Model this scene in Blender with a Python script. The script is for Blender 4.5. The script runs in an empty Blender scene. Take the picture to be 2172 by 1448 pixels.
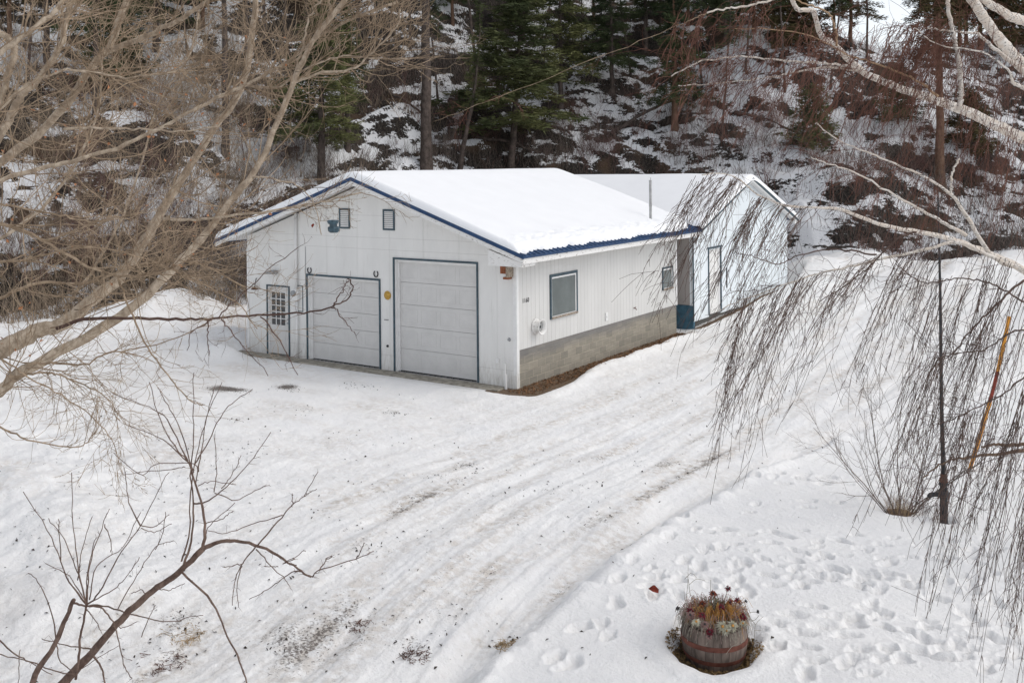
import bpy, math, random
import numpy as np
from mathutils import Vector, Matrix
R = math.radians
rnd = random.Random(7); rng = np.random.default_rng(7)
S = bpy.context.scene; COL = S.collection

# ---------------------------------------------------------------- camera
CAM = np.array([14.2706, -21.5656, 5.7526]); YAW = R(33.659); ROLL = R(-.53327); F = 2121.95; HY = 349.65
FW = np.array([-math.sin(YAW), math.cos(YAW), 0.]); RT = np.array([math.cos(YAW), math.sin(YAW), 0.]); UP = np.array([0, 0, 1.])
R2 = math.cos(ROLL)*RT+math.sin(ROLL)*UP; U2 = -math.sin(ROLL)*RT+math.cos(ROLL)*UP
cd = bpy.data.cameras.new('camera'); cam = bpy.data.objects.new('camera', cd); COL.objects.link(cam)
cd.sensor_width = 36; cd.lens = 36*F/2172; cd.shift_y = -(724-HY)/2172; cd.clip_start = .1; cd.clip_end = 3000
cam.matrix_world = Matrix([[R2[0], U2[0], -FW[0], CAM[0]], [R2[1], U2[1], -FW[1], CAM[1]], [R2[2], U2[2], -FW[2], CAM[2]], [0, 0, 0, 1]])
S.camera = cam
# ---------------------------------------------------------------- sky, sun, exposure
SUN_EL, SUN_AZ = R(50), R(64)      # azimuth clockwise from +Y
w = bpy.data.worlds.new('World'); S.world = w; w.use_nodes = True
nt = w.node_tree; sky = nt.nodes.new('ShaderNodeTexSky'); sky.sky_type = 'NISHITA'; sky.sun_disc = False
sky.sun_elevation = SUN_EL; sky.sun_rotation = SUN_AZ; sky.air_density = 1.0; sky.dust_density = 1.2; sky.ozone_density = 2.5
hs = nt.nodes.new('ShaderNodeHueSaturation'); hs.inputs['Saturation'].default_value = .26
nt.links.new(sky.outputs[0], hs.inputs['Color']); nt.links.new(hs.outputs[0], nt.nodes['Background'].inputs[0])
nt.nodes['Background'].inputs[1].default_value = .15
sl = bpy.data.lights.new('sun', 'SUN'); sl.energy = .6; sl.angle = R(50); sl.color = (1, .90, .76)
so = bpy.data.objects.new('sun', sl); COL.objects.link(so)
sd = Vector((math.sin(SUN_AZ)*math.cos(SUN_EL), math.cos(SUN_AZ)*math.cos(SUN_EL), math.sin(SUN_EL)))
so.rotation_euler = sd.to_track_quat('Z', 'Y').to_euler()
S.view_settings.view_transform = 'Standard'; S.view_settings.look = 'None'; S.view_settings.exposure = 0.43; S.view_settings.gamma = 1

# ---------------------------------------------------------------- picture ray helpers (a pixel of the photo and a depth or a plane -> a point)
def ray(x, y): return FW+(x-1086)/F*R2-(y-HY)/F*U2
def atD(x, y, D): return CAM+ray(x, y)*D
def atZ(x, y, z):
    d = ray(x, y); return CAM+d*(z-CAM[2])/d[2]
def atX(x, y, v=0.):
    d = ray(x, y); return CAM+d*(v-CAM[0])/d[0]
def atY(x, y, v=0.):
    d = ray(x, y); return CAM+d*(v-CAM[1])/d[1]

# ---------------------------------------------------------------- noise
def vn(x, y, s=0):
    xi = np.floor(x).astype(np.int64); yi = np.floor(y).astype(np.int64); fx = x-xi; fy = y-yi
    fx = fx*fx*(3-2*fx); fy = fy*fy*(3-2*fy)
    def h(a, b):
        n = (a*374761393+b*668265263+s*144269504) & 0xffffffff
        n = ((n ^ (n >> 13))*1274126177) & 0xffffffff
        return ((n ^ (n >> 16)) & 0xffff)/65535.
    return (h(xi, yi)*(1-fx)+h(xi+1, yi)*fx)*(1-fy)+(h(xi, yi+1)*(1-fx)+h(xi+1, yi+1)*fx)*fy
def fbm(x, y, o=3, s=0):
    t = 0; a = .5; n = 0
    for i in range(o):
        t = t+a*vn(x*2**i+17*i, y*2**i+31*i, s+i*7); n += a; a *= .5
    return t/n
def sst(a, b, x):
    t = np.clip((x-a)/(b-a), 0, 1); return t*t*(3-2*t)

# ---------------------------------------------------------------- ground shape
def camuv(x, y):
    dx = x-CAM[0]; dy = y-CAM[1]; return dx*RT[0]+dy*RT[1], dx*FW[0]+dy*FW[1]
def D0(u): return np.interp(u, [-60, -25, -14, -7, 0, 8, 12, 14.5, 17, 24, 35, 60], [29, 34.5, 38.5, 45, 51, 51.5, 49, 46.5, 45.5, 46, 47, 50])
_pp = [(560, 1600), (760, 1400), (960, 1200), (1230, 1010), (1450, 900), (1650, 790), (1800, 700), (1900, 640), (1990, 585)]
PATH = np.array([atZ(x, y, .3)[:2] for x, y in _pp])
_t = np.linspace(0, len(PATH)-1, 33)
PATH = np.stack([np.interp(_t, range(len(PATH)), PATH[:, k]) for k in (0, 1)], 1)
for _ in range(4): PATH[1:-1] = (PATH[:-2]+2*PATH[1:-1]+PATH[2:])/4
def path_sv(x, y):
    best = np.full(x.shape, 1e9); sv = np.zeros(x.shape); vv = np.zeros(x.shape); s0 = 0
    for i in range(len(PATH)-1):
        a = PATH[i]; b = PATH[i+1]; L = np.hypot(*(b-a)); tx, ty = (b-a)/L
        px = x-a[0]; py = y-a[1]; t = px*tx+py*ty
        tc = np.clip(t, -1e9 if i == 0 else 0, 1e9 if i == len(PATH)-2 else L)
        d2 = (px-tc*tx)**2+(py-tc*ty)**2; v = px*ty-py*tx
        m = d2 < best; best[m] = d2[m]; sv[m] = (s0+tc)[m]; vv[m] = (np.sign(v)*np.sqrt(d2))[m]; s0 += L
    return sv, vv
_bm = [(900, 1560), (1000, 1448), (1110, 1345), (1300, 1180), (1440, 1070), (1580, 975), (1760, 900), (1900, 850), (2172, 780), (2500, 700)]
BERM = np.array([atZ(x, y, .45)[:2] for x, y in _bm])
def berm_v(x, y):
    best = np.full(x.shape, 1e9); vv = np.zeros(x.shape)
    for i in range(len(BERM)-1):
        a = BERM[i]; b = BERM[i+1]; L = np.hypot(*(b-a)); tx, ty = (b-a)/L
        px = x-a[0]; py = y-a[1]; t = px*tx+py*ty
        tc = np.clip(t, -1e9 if i == 0 else 0, 1e9 if i == len(BERM)-2 else L)
        d2 = (px-tc*tx)**2+(py-tc*ty)**2; v = px*ty-py*tx
        m = d2 < best; best[m] = d2[m]; vv[m] = (np.sign(v)*np.sqrt(d2))[m]
    return vv
BARREL = atZ(1515, 1384, .42); PUMP = atZ(2002, 1108, .20); SHRUB = atZ(1908, 1078, .22)
PILES = [(330, 672, 2.3, .75), (420, 668, 1.6, .62), (250, 690, 2.0, .45), (480, 700, 1.0, .4), (140, 720, 2., .35), (505, 722, .8, .3), (60, 1290, .9, .22), (170, 1120, 1.1, .3), (60, 1040, 1.2, .28), (250, 1260, .9, .2), (380, 720, 1.8, .3),
         (1790, 560, 2.0, .55), (1960, 590, 2.2, .4), (2080, 575, 2.4, .6), (2180, 560, 2.2, .7), (1700, 575, 1.4, .5), (1725, 600, 1.5, .55), (1770, 575, 1.7, .5), (1850, 565, 1.6, .4)]
PILES = [(*atZ(a, b, .4 if a < 1000 else 1.)[:2], r, h) for a, b, r, h in PILES]
def base_h(x, y):
    u, D = camuv(x, y)
    h = .40*sst(-1.5, -12, y)+.95*sst(6, 28, y)*sst(-2, 3, x+.15*(y-10))+.25*sst(-12, -22, x)
    for a, b, r, k in PILES:
        h = h+k*np.exp(-((x-a)**2+(y-b)**2)/(r*r))
    return h
def hill_part(x, y, fine=True):
    u, D = camuv(x, y); s = D-D0(u)
    w = sst(-.3, 3, s); ss = np.maximum(s, 0)
    z = .80*ss*ss/(ss+1.2)
    big = fbm(u/6, s/5, 3, 3)-.5
    z = z+w*big*2.6
    led = fbm(u/3.2+big*2, s/1.5, 3, 11)
    z = z+w*.55*sst(.38, .64, led)
    if fine:
        l2 = fbm(u/1.1+3*led, s/.55, 3, 23)
        z = z+w*(.20*sst(.44, .66, l2)+.07*(fbm(u/.5, s/.45, 2, 31)-.5))
    Zc = np.interp(u, [-60, 12, 16, 20, 24, 30, 45], [45, 42, 24, 15.2, 12.6, 13.2, 17])+.02*(D-60)+big*1.5
    k = np.clip(.5+.5*(Zc-z)/2.0, 0, 1)
    z = Zc*(1-k)+z*k-2.0*k*(1-k)
    return z, s
def gh(x, y, fine=True):
    x = np.asarray(x, float); y = np.asarray(y, float); sh = x.shape; x = x.ravel(); y = y.ravel()
    h = base_h(x, y)
    bv = berm_v(x, y)                       # positive: lawn side
    lawn = sst(-.12, .25, bv+.16*(fbm(x*1.6, y*1.6, 2, 41)-.5))*sst(14, 4, y)
    h = h+.15*lawn
    z, s = hill_part(x, y, fine)
    hw = sst(-2, 0, s)
    if fine:
        h = h+.10*(fbm(x/1.9, y/1.9, 3, 51)-.5)
        drive = (1-lawn)*(1-hw)
        sv, v = path_sv(x, y)
        wob = v+.25*(fbm(sv/3, v*0+.5, 2, 61)-.5)
        rut = fbm(sv/5.5, wob*1.9, 2, 66)-.5
        rut2 = fbm(sv/2.5, wob*7, 2, 67)-.5+.45*(fbm(sv/1.1, wob*17, 2, 68)-.5)
        near = np.exp(-(v/5.)**2)
        h = h+drive*(near*(.075*rut+.040*rut2)+.035*(fbm(x*3, y*3, 3, 71)-.5)+.022*(fbm(x*9, y*9, 3, 73)-.5))
        for c in (-1.9, -.35, 1.1, 2.6):
            h = h-drive*.030*np.exp(-((wob-c)/.13)**2)*sst(.3, .6, fbm(sv/2.2, v*0+c, 1, 77))
        # left yard: tracks running to the garage doors
        lf = sst(4, -6, x)*drive
        h = h+lf*.06*(fbm(x/3., (y+.12*x)*1.6, 3, 81)-.5)
        lq = sst(-2, -7, (x-CAM[0])*RT[0]+(y-CAM[1])*RT[1])*sst(-7, -10, y)
        h = h+lq*.16*(fbm(x*2.2, y*2.2, 4, 83)-.5)
        # crumbly ridge of the ploughed edge
        cr = np.exp(-((bv-.10)/.22)**2)*sst(14, 4, y)
        lump = fbm(x*2.6, y*2.6, 3, 91)
        h = h+cr*(.075*sst(.40, .75, lump)+.03)
        h = h-.10*np.exp(-((bv+.35)/.3)**2)*sst(14, 4, y)
        h = h+lawn*.05*(fbm(x/1.1, y/1.1, 2, 95)-.5)
        # rough piles
        rough = sst(-8, -14, x)+.6*sst(20, 26, y)
        h = h+rough*.22*(fbm(x*1.1, y*1.1, 4, 97)-.5)
        # melted hollows
        r = np.hypot(x-BARREL[0], y-BARREL[1]); an = np.arctan2(y-BARREL[1], x-BARREL[0])
        rr = r+.10*np.sin(an*2+1)+.12*(fbm(x*5, y*5, 2, 99)-.5)
        h = h-.16*sst(.62, .40, rr)+.035*np.exp(-((rr-.72)/.12)**2)
        r = np.hypot(x-PUMP[0], y-PUMP[1]); h = h-.10*sst(.2, .1, r)
        r = np.hypot(x-SHRUB[0], (y-SHRUB[1])); h = h-.10*sst(.5, .3, r+.1*(fbm(x*4, y*4, 2, 5)-.5))
        # bare strip under the eaves of the side wall and at the front slab
        e = x-.42-.42*(fbm(y/1.3, y*0, 3, 101)-.5)*2*.6-.35*sst(3, 0, y)*sst(-1.2, 0, y)
        st = sst(.22, -.05, e)*sst(10.6, 9.6, y)*sst(-.75, -.45, y)*sst(-.9, -.3, x)
        h = h*(1-st)+(-.05)*st+.09*np.exp(-((e-.3)/.2)**2)*sst(10, 9, y)*sst(-1, 0, y)
    ins = sst(.55, .0, np.maximum(np.maximum(-10.3-x, x-.05), np.maximum(-.5-y, y-10.)))
    h = h*(1-ins)+(-.05)*ins
    ins = sst(.5, .0, np.maximum(np.maximum(-10.3-x, x-.45), np.maximum(10.2-y, y-21.)))
    tgt = np.interp(y, [10.5, 14, 20], [.22, .42, .45])
    h = h*(1-ins)+np.minimum(h, tgt)*ins
    h = h*(1-hw)+(h*np.exp(-np.maximum(s, 0)/6)+z)*hw
    far = np.hypot(x-CAM[0], y-CAM[1])
    return h.reshape(sh)
def hit(px, py, Dmin=8., Dmax=95., step=.12, fine=False):
    D = np.arange(Dmin, Dmax, step); P = CAM+ray(px, py)*D[:, None]
    g = gh(P[:, 0], P[:, 1], fine); b = np.nonzero(P[:, 2] < g)[0]
    if not len(b): return None
    i = b[0]; return np.array([P[i, 0], P[i, 1], g[i]])

# ---------------------------------------------------------------- object helpers
def tag(o, label=None, cat=None, group=None, kind=None):
    if label: o['label'] = label
    if cat: o['category'] = cat
    if group: o['group'] = group
    if kind: o['kind'] = kind
    return o
def empty(name, loc, label, cat, group=None, rz=0, parent=None):
    o = bpy.data.objects.new(name, None); COL.objects.link(o); o.location = tuple(float(v) for v in loc); o.rotation_euler = (0, 0, rz)
    o.empty_display_size = .2
    if parent: o.parent = parent
    return tag(o, label, cat, group)
class MB:
    def __init__(s): s.v = []; s.q = []; s.t = []; s.n = 0; s.org = np.zeros(3)
    def add(s, v, q=(), t=()):
        v = np.asarray(v, float).reshape(-1, 3); s.v.append(v)
        if len(q): s.q.append(np.asarray(q, np.int64).reshape(-1, 4)+s.n)
        if len(t): s.t.append(np.asarray(t, np.int64).reshape(-1, 3)+s.n)
        s.n += len(v); return s
    def box(s, a, b):
        x0, y0, z0 = np.minimum(a, b); x1, y1, z1 = np.maximum(a, b)
        return s.add([(x0, y0, z0), (x1, y0, z0), (x1, y1, z0), (x0, y1, z0), (x0, y0, z1), (x1, y0, z1), (x1, y1, z1), (x0, y1, z1)],
                     [(0, 3, 2, 1), (4, 5, 6, 7), (0, 1, 5, 4), (1, 2, 6, 5), (2, 3, 7, 6), (3, 0, 4, 7)])
    def tube(s, P, r, k=5, cap=False):
        P = np.asarray(P, float); n = len(P); r = np.broadcast_to(np.asarray(r, float), (n,))
        T = np.empty_like(P); T[1:-1] = P[2:]-P[:-2]; T[0] = P[1]-P[0]; T[-1] = P[-1]-P[-2]
        T /= np.linalg.norm(T, axis=1)[:, None]+1e-12
        m = T.mean(0); ref = np.eye(3)[np.argmin(np.abs(m))]
        A = np.cross(T, ref); A /= np.linalg.norm(A, axis=1)[:, None]+1e-12; B = np.cross(T, A)
        a = np.arange(k)*2*math.pi/k
        V = P[:, None]+r[:, None, None]*(np.cos(a)[None, :, None]*A[:, None]+np.sin(a)[None, :, None]*B[:, None])
        i = np.arange(n-1)[:, None]*k; j = np.arange(k)[None]; j2 = (j+1) % k
        Q = np.stack([i+j, i+j2, i+k+j2, i+k+j], -1).reshape(-1, 4)
        s.add(V.reshape(-1, 3), Q)
        if cap:
            for base, c in ((0, P[0]), ((n-1)*k, P[-1])):
                b = s.n-n*k if base == 0 else s.n-n*k-1+base
                s.v.append(np.array([c])); ci = s.n; s.n += 1
                off = ci-n*k if base == 0 else ci-1-n*k+base
                s.t.append(np.array([(ci, off+(jj+1) % k, off+jj) if base == 0 else (ci, off+jj, off+(jj+1) % k) for jj in range(k)]))
        return s
    def lathe(s, prof, c, axis='z', k=32):
        a = np.arange(k)*2*math.pi/k; V = []
        for r, h in prof:
            ca, sa = r*np.cos(a), r*np.sin(a); hh = np.full(k, h)
            V.append(np.stack({'z': (ca, sa, hh), 'x': (hh, ca, sa), 'y': (ca, hh, sa)}[axis], 1)+np.asarray(c))
        n = len(prof); i = np.arange(n-1)[:, None]*k; j = np.arange(k)[None]; j2 = (j+1) % k
        return s.add(np.concatenate(V), np.stack([i+j, i+j2, i+k+j2, i+k+j], -1).reshape(-1, 4))
    def poly_prism(s, pts, off):
        pts = np.asarray(pts, float); n = len(pts); off = np.asarray(off, float)
        s.add(np.concatenate([pts, pts+off]), [(i, (i+1) % n, n+(i+1) % n, n+i) for i in range(n)])
        c = np.array([pts.mean(0), pts.mean(0)+off]); b = s.n-2*n
        s.v.append(c); k = s.n; s.n += 2
        s.t.append(np.array([(k, b+(i+1) % n, b+i) for i in range(n)]+[(k+1, b+n+i, b+n+(i+1) % n) for i in range(n)]))
        return s
    def build(s, name, mat, parent=None, loc=None, smooth=False, bevel=0, label=None, cat=None, group=None, kind=None):
        V = np.concatenate(s.v)
        if loc is not None: V = V-np.asarray(loc, float)
        elif parent is not None:
            o = parent; t = np.zeros(3)
            while o is not None: t = t+np.array(o.location); o = o.parent
            V = V-t
        me = bpy.data.meshes.new(name); mk_mesh(me, V, np.concatenate(s.q) if s.q else None, np.concatenate(s.t) if s.t else None)
        if smooth: me.polygons.foreach_set('use_smooth', np.ones(len(me.polygons), bool))
        me.materials.append(mat)
        ob = bpy.data.objects.new(name, me); COL.objects.link(ob)
        if parent is not None: ob.parent = parent
        if loc is not None: ob.location = tuple(float(v) for v in loc)
        if bevel:
            b = ob.modifiers.new('bevel', 'BEVEL'); b.width = bevel; b.segments = 2; b.limit_method = 'ANGLE'
        return tag(ob, label, cat, group, kind)
def mk_mesh(me, V, Q=None, T=None):
    nq = 0 if Q is None else len(Q); ntr = 0 if T is None else len(T)
    me.vertices.add(len(V)); me.vertices.foreach_set('co', np.ascontiguousarray(V, np.float32).ravel())
    lp = np.concatenate([Q.ravel() if nq else np.zeros(0, int), T.ravel() if ntr else np.zeros(0, int)]).astype(np.int32)
    me.loops.add(len(lp)); me.loops.foreach_set('vertex_index', lp)
    me.polygons.add(nq+ntr)
    st = np.concatenate([np.arange(nq)*4, nq*4+np.arange(ntr)*3]).astype(np.int32)
    me.polygons.foreach_set('loop_start', st)
    me.polygons.foreach_set('use_smooth', np.zeros(nq+ntr, bool))
    me.update(calc_edges=True); me.validate()
    # drop to flat by default
def put_on(o, x, y, z): o.location = (x, y, z)

# ---------------------------------------------------------------- materials
class NT:
    def __init__(s, name, rough=.7, spec=.3):
        s.m = bpy.data.materials.new(name); s.m.use_nodes = True; s.t = s.m.node_tree
        s.b = s.t.nodes['Principled BSDF']; s.b.inputs['Roughness'].default_value = rough
        s.b.inputs['Specular IOR Level'].default_value = spec
    def n(s, typ, **k):
        nd = s.t.nodes.new('ShaderNode'+typ)
        for a, b in k.items():
            if a in ('operation', 'data_type', 'attribute_name', 'blend_type', 'noise_dimensions', 'offset', 'wave_type', 'bands_direction', 'feature', 'interpolation_type'): setattr(nd, a, b)
            else:
                key = int(a[1:]) if a[0] == '_' else a
                s.put(nd.inputs[key], b)
        return nd
    def put(s, inp, v):
        if hasattr(v, 'is_linked') or isinstance(v, bpy.types.NodeSocket): s.t.links.new(v, inp)
        elif isinstance(v, tuple) and len(v) == 3 and inp.type == 'RGBA': inp.default_value = (*v, 1)
        else: inp.default_value = v
    def co(s, sx=1, sy=1, sz=1, obj=True):
        c = s.n('TexCoord').outputs['Object'] if obj else s.n('NewGeometry').outputs['Position']
        mp = s.n('Mapping'); s.t.links.new(c, mp.inputs[0]); mp.inputs['Scale'].default_value = (sx, sy, sz); return mp.outputs[0]
    def noise(s, scale, detail=4, rough=.55, co=None, dist=0):
        nd = s.n('TexNoise', Scale=scale, Detail=detail, Roughness=rough, Distortion=dist)
        if co is not None: s.t.links.new(co, nd.inputs['Vector'])
        return nd.outputs[0]
    def math(s, op, a, b=0., c=0.):
        nd = s.n('Math', operation=op); s.put(nd.inputs[0], a); s.put(nd.inputs[1], b); s.put(nd.inputs[2], c); return nd.outputs[0]
    def ramp(s, x, lo, hi):
        nd = s.n('MapRange', interpolation_type='SMOOTHSTEP'); s.put(nd.inputs[0], x); nd.inputs[1].default_value = lo; nd.inputs[2].default_value = hi; return nd.outputs[0]
    def mix(s, f, a, b):
        nd = s.n('Mix', data_type='RGBA'); s.put(nd.inputs[0], f); s.put(nd.inputs[6], a); s.put(nd.inputs[7], b); return nd.outputs[2]
    def bump(s, h, dist=.01, st=1.):
        nd = s.n('Bump', Height=h); nd.inputs['Distance'].default_value = dist; nd.inputs['Strength'].default_value = st
        s.t.links.new(nd.outputs[0], s.b.inputs['Normal'])
    def base(s, c): s.put(s.b.inputs['Base Color'], c); return s.m
    def attr(s, n): return s.n('Attribute', attribute_name=n).outputs['Fac']
def simple(name, c, var=.25, scale=6, rough=.7, bump=0, bscale=40, spec=.3, metal=0, stretch=(1, 1, 1)):
    m = NT(name, rough, spec); co = m.co(*stretch)
    n = m.noise(scale, 5, .6, co)
    m.base(m.mix(m.ramp(n, .3, .7), tuple(v*(1-var) for v in c), tuple(min(1, v*(1+var)) for v in c)))
    m.b.inputs['Metallic'].default_value = metal
    if bump: m.bump(m.noise(bscale, 4, .6, co), bump)
    return m.m
def snow_mat(name, col=(.86, .87, .885), b=.02):
    m = NT(name, .65, .25); co = m.co(obj=False)
    n = m.noise(1.2, 5, .6, co)
    m.base(m.mix(n, tuple(v*.94 for v in col), tuple(min(1, v*1.04) for v in col)))
    m.bump(m.math('ADD', m.noise(9, 6, .65, co), m.math('MULTIPLY', m.noise(55, 3, .6, co), .25)), b)
    return m.m
def ground_mat():
    m = NT('trodden_snow', .7, .2); co = m.co(obj=False)
    hf = m.noise(26, 5, .72, co); mf = m.noise(7, 5, .7, co); lf = m.noise(.9, 4, .6, co)
    snow = m.mix(m.ramp(lf, .3, .7), (.87, .865, .86), (.93, .92, .905))
    d = m.attr('dirt'); g = m.attr('grime')
    tint = m.mix(m.noise(.55, 3, .5, co), (.56, .53, .49), (.68, .60, .52))
    c = m.mix(m.math('MULTIPLY', g, m.ramp(mf, .36, .62)), snow, tint)
    spk = m.ramp(m.math('ADD', m.math('MULTIPLY', d, .50), hf), .80, .95)
    dc = m.mix(m.noise(3, 3, .6, co), (.10, .09, .082), (.26, .225, .20))
    c = m.mix(spk, c, dc)
    l = m.attr('litter')
    lt = m.mix(m.noise(30, 5, .7, co), (.035, .024, .017), (.27, .19, .125))
    c = m.mix(m.ramp(m.math('ADD', l, m.math('MULTIPLY', m.math('SUBTRACT', mf, .5), .9)), .42, .58), c, lt)
    m.base(c)
    m.bump(m.math('ADD', m.math('ADD', m.noise(12, 6, .7, co), m.math('MULTIPLY', m.noise(3.3, 4, .6, co), 1.2)), m.math('MULTIPLY', hf, .35)), .028)
    return m.m
def hill_mat():
    m = NT('hillside', .85, .15); co = m.co(obj=False)
    n1 = m.noise(2.2, 6, .7, co); n2 = m.noise(9, 5, .7, co)
    snow = m.mix(m.noise(.5, 3, .5, co), (.76, .765, .78), (.87, .87, .88))
    rock = m.mix(m.ramp(n2, .35, .7), (.014, .012, .011), (.075, .062, .052))
    soil = m.mix(n2, (.05, .034, .022), (.17, .11, .07))
    rc = m.mix(m.math('MULTIPLY', m.ramp(m.noise(.35, 3, .5, co), .50, .68), .7), rock, soil)
    a = m.attr('rock')
    c2 = m.co(1, 1, 2.2, obj=False); na = m.noise(1.1, 7, .72, c2); nb = m.noise(4.5, 6, .75, c2)
    t = m.math('ADD', m.math('MULTIPLY', m.math('SUBTRACT', na, .5), 1.15), m.math('MULTIPLY', m.math('SUBTRACT', nb, .5), .85))
    f = m.ramp(m.math('ADD', a, t), .53, .555)
    m.base(m.mix(f, snow, rc)); m.bump(m.math('ADD', m.noise(5, 6, .75, co), m.math('MULTIPLY', n2, .6)), .10)
    return m.m
def siding(name, col, axis, pitch=.2032, groove=True, horiz=(), rust=.5):
    m = NT(name, .55, .3); c = m.n('TexCoord').outputs['Object']; sx = m.n('SeparateXYZ'); m.t.links.new(c, sx.inputs[0])
    n = m.noise(1.6, 5, .65, m.co(1, 1, .35)); n2 = m.noise(16, 5, .75, m.co(1, 1, .22)); 
    base = m.mix(m.ramp(n, .25, .75), tuple(v*.93 for v in col), tuple(min(1, v*1.03) for v in col))
    # splash grime near the ground and streaks
    low = m.ramp(sx.outputs['Z'], 1.0, -.1)
    base = m.mix(m.math('MULTIPLY', m.math('MULTIPLY', low, m.ramp(n2, .38, .68)), .5), base, (.35, .31, .26))
    base = m.mix(m.math('MULTIPLY', m.ramp(m.noise(2.4, 5, .7, m.co(3, 3, .35)), .56, .74), .22), base, (.42, .39, .35))
    spots = m.ramp(m.noise(9, 3, .6), .74, .78)
    base = m.mix(m.math('MULTIPLY', spots, .55), base, (.2, .17, .14))
    h = None
    if groove:
        fr = m.math('FRACT', m.math('DIVIDE', sx.outputs[axis], pitch)); d = m.math('ABSOLUTE', m.math('SUBTRACT', fr, .5))
        g = m.ramp(d, .035, .012)
        var = m.ramp(m.noise(.9, 3, .5, m.co(1, 1, .2)), .30, .62)
        base = m.mix(m.math('MULTIPLY', g, m.math('MULTIPLY_ADD', var, .42 if groove is True else .07, .12 if groove is True else .03)), base, (.20, .18, .16)); h = m.math('MULTIPLY', g, -1.)
    for z in horiz:
        d = m.math('ABSOLUTE', m.math('SUBTRACT', m.math('MULTIPLY_ADD', n, .012, sx.outputs['Z']), z)); g2 = m.ramp(d, .010, .004)
        base = m.mix(m.math('MULTIPLY', g2, .26), base, (.22, .2, .18))
    m.base(base)
    if h is not None: m.bump(h, .006)
    return m.m
def block_mat():
    m = NT('block_wall', .9, .1); c = m.n('TexCoord').outputs['Object']; sp = m.n('SeparateXYZ'); m.t.links.new(c, sp.inputs[0])
    cb = m.n('CombineXYZ'); m.t.links.new(sp.outputs['Y'], cb.inputs[0]); m.put(cb.inputs[1], m.math('ADD', sp.outputs['Z'], .06))
    br = m.n('TexBrick', Scale=1.); m.t.links.new(cb.outputs[0], br.inputs['Vector'])
    for k, v in (('Brick Width', .406), ('Row Height', .203), ('Mortar Size', .007), ('Mortar Smooth', .3), ('Bias', 0.)): br.inputs[k].default_value = v
    br.inputs['Color1'].default_value = (.27, .25, .21, 1); br.inputs['Color2'].default_value = (.37, .335, .275, 1); br.inputs['Mortar'].default_value = (.52, .46, .37, 1)
    n = m.noise(4, 6, .7); up = m.ramp(sp.outputs['Z'], .45, .92)
    col = m.mix(m.math('MULTIPLY', m.ramp(m.math('ADD', m.math('MULTIPLY', up, .5), n), .60, 1.05), .8), br.outputs[0], (.20, .195, .195))
    col = m.mix(m.math('MULTIPLY', m.ramp(m.noise(22, 4, .7), .3, .75), .35), col, (.12, .11, .10))
    m.base(col); m.bump(m.math('ADD', m.math('MULTIPLY', br.outputs['Fac'], -1.), m.math('MULTIPLY', m.noise(40, 4, .7), .5)), .006)
    return m.m
def birch_mat():
    m = NT('birch_bark', .75, .2); n = m.noise(11, 4, .6, m.co(1, 1, 1)); n2 = m.noise(38, 4, .7, m.co(.6, .6, 2.6))
    c = m.mix(m.ramp(n, .35, .7), (.62, .54, .46), (.74, .70, .65))
    c = m.mix(m.ramp(m.math('ADD', n2, m.math('MULTIPLY', n, .25)), 0.695, .745), c, (.05, .042, .038))
    m.base(c); m.bump(n2, .004); return m.m
def bark(name, a, b, sc=14, band=False):
    m = NT(name, .9, .1); n = m.noise(sc, 5, .7, m.co(1, 1, .7)); n0 = m.noise(2., 3, .5)
    c = m.mix(m.ramp(m.math('ADD', m.math('MULTIPLY', n, .7), m.math('MULTIPLY', n0, .3)), .35, .65), a, b)
    if band: c = m.mix(m.ramp(m.noise(26, 2, .5, m.co(.3, .3, 3.2)), .68, .74), c, tuple(v*.35 for v in a))
    m.base(c); m.bump(n, .012); return m.m
M = {}
M['ground'] = ground_mat(); M['hill'] = hill_mat(); M['snow'] = snow_mat('roof_snow', (.90, .905, .915), .006)
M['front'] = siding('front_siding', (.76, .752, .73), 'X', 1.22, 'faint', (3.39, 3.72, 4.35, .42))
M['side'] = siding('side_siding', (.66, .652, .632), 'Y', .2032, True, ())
M['gable2'] = siding('barn_siding', (.76, .81, .84), 'Y', 1.22, True, (1.08, 3.0))
M['tan'] = siding('tan_shaded_siding', (.40, .365, .345), 'X', 1.22, False, ())  # beige made darker than the gable wall; shade is put into the colour
M['block'] = block_mat()
M['white'] = simple('white_paint', (.76, .755, .745), .05, 5, .5)
M['peel'] = (lambda m: (m.base(m.mix(m.ramp(m.noise(13, 6, .8, m.co(.6, .6, 2)), .57, .62), (.76, .75, .73), (.26, .22, .19))), m.m)[1])(NT('peeling_white_paint', .7))
M['door'] = simple('door_paint', (.61, .60, .585), .04, 3, .45)
M['slate'] = simple('slate_blue_trim', (.055, .085, .105), .25, 8, .55)
M['blue'] = simple('blue_metal', (.016, .050, .125), .2, 6, .5, spec=.3)
M['bluedark'] = simple('blue_foundation', (.055, .125, .175), .3, 5, .8)
M['glass'] = simple('window_glass', (.12, .14, .137), .15, 1.3, .12, spec=.5)
M['glassdark'] = simple('dark_glass', (.035, .038, .042), .3, 4, .15, spec=.6)
M['concrete'] = simple('concrete', (.30, .275, .23), .35, 5, .9, .006, 30)
M['grey'] = simple('grey_metal', (.30, .31, .32), .2, 9, .45)
M['galv'] = simple('pale_metal_pipe', (.36, .36, .355), .2, 5, .5)
M['iron'] = simple('black_iron', (.035, .035, .038), .4, 12, .6, .003, 30)
M['rust'] = simple('rusty_iron', (.11, .055, .04), .5, 9, .85, .004, 30)
M['gold'] = simple('brass_yellow', (.50, .30, .06), .3, 20, .45)
M['wood'] = simple('bare_wood', (.24, .085, .04), .4, 14, .8)
M['weathered'] = simple('weathered_wood', (.30, .25, .20), .4, 20, .85)
M['teal'] = simple('teal_metal', (.055, .095, .12), .45, 40, .5)
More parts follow.
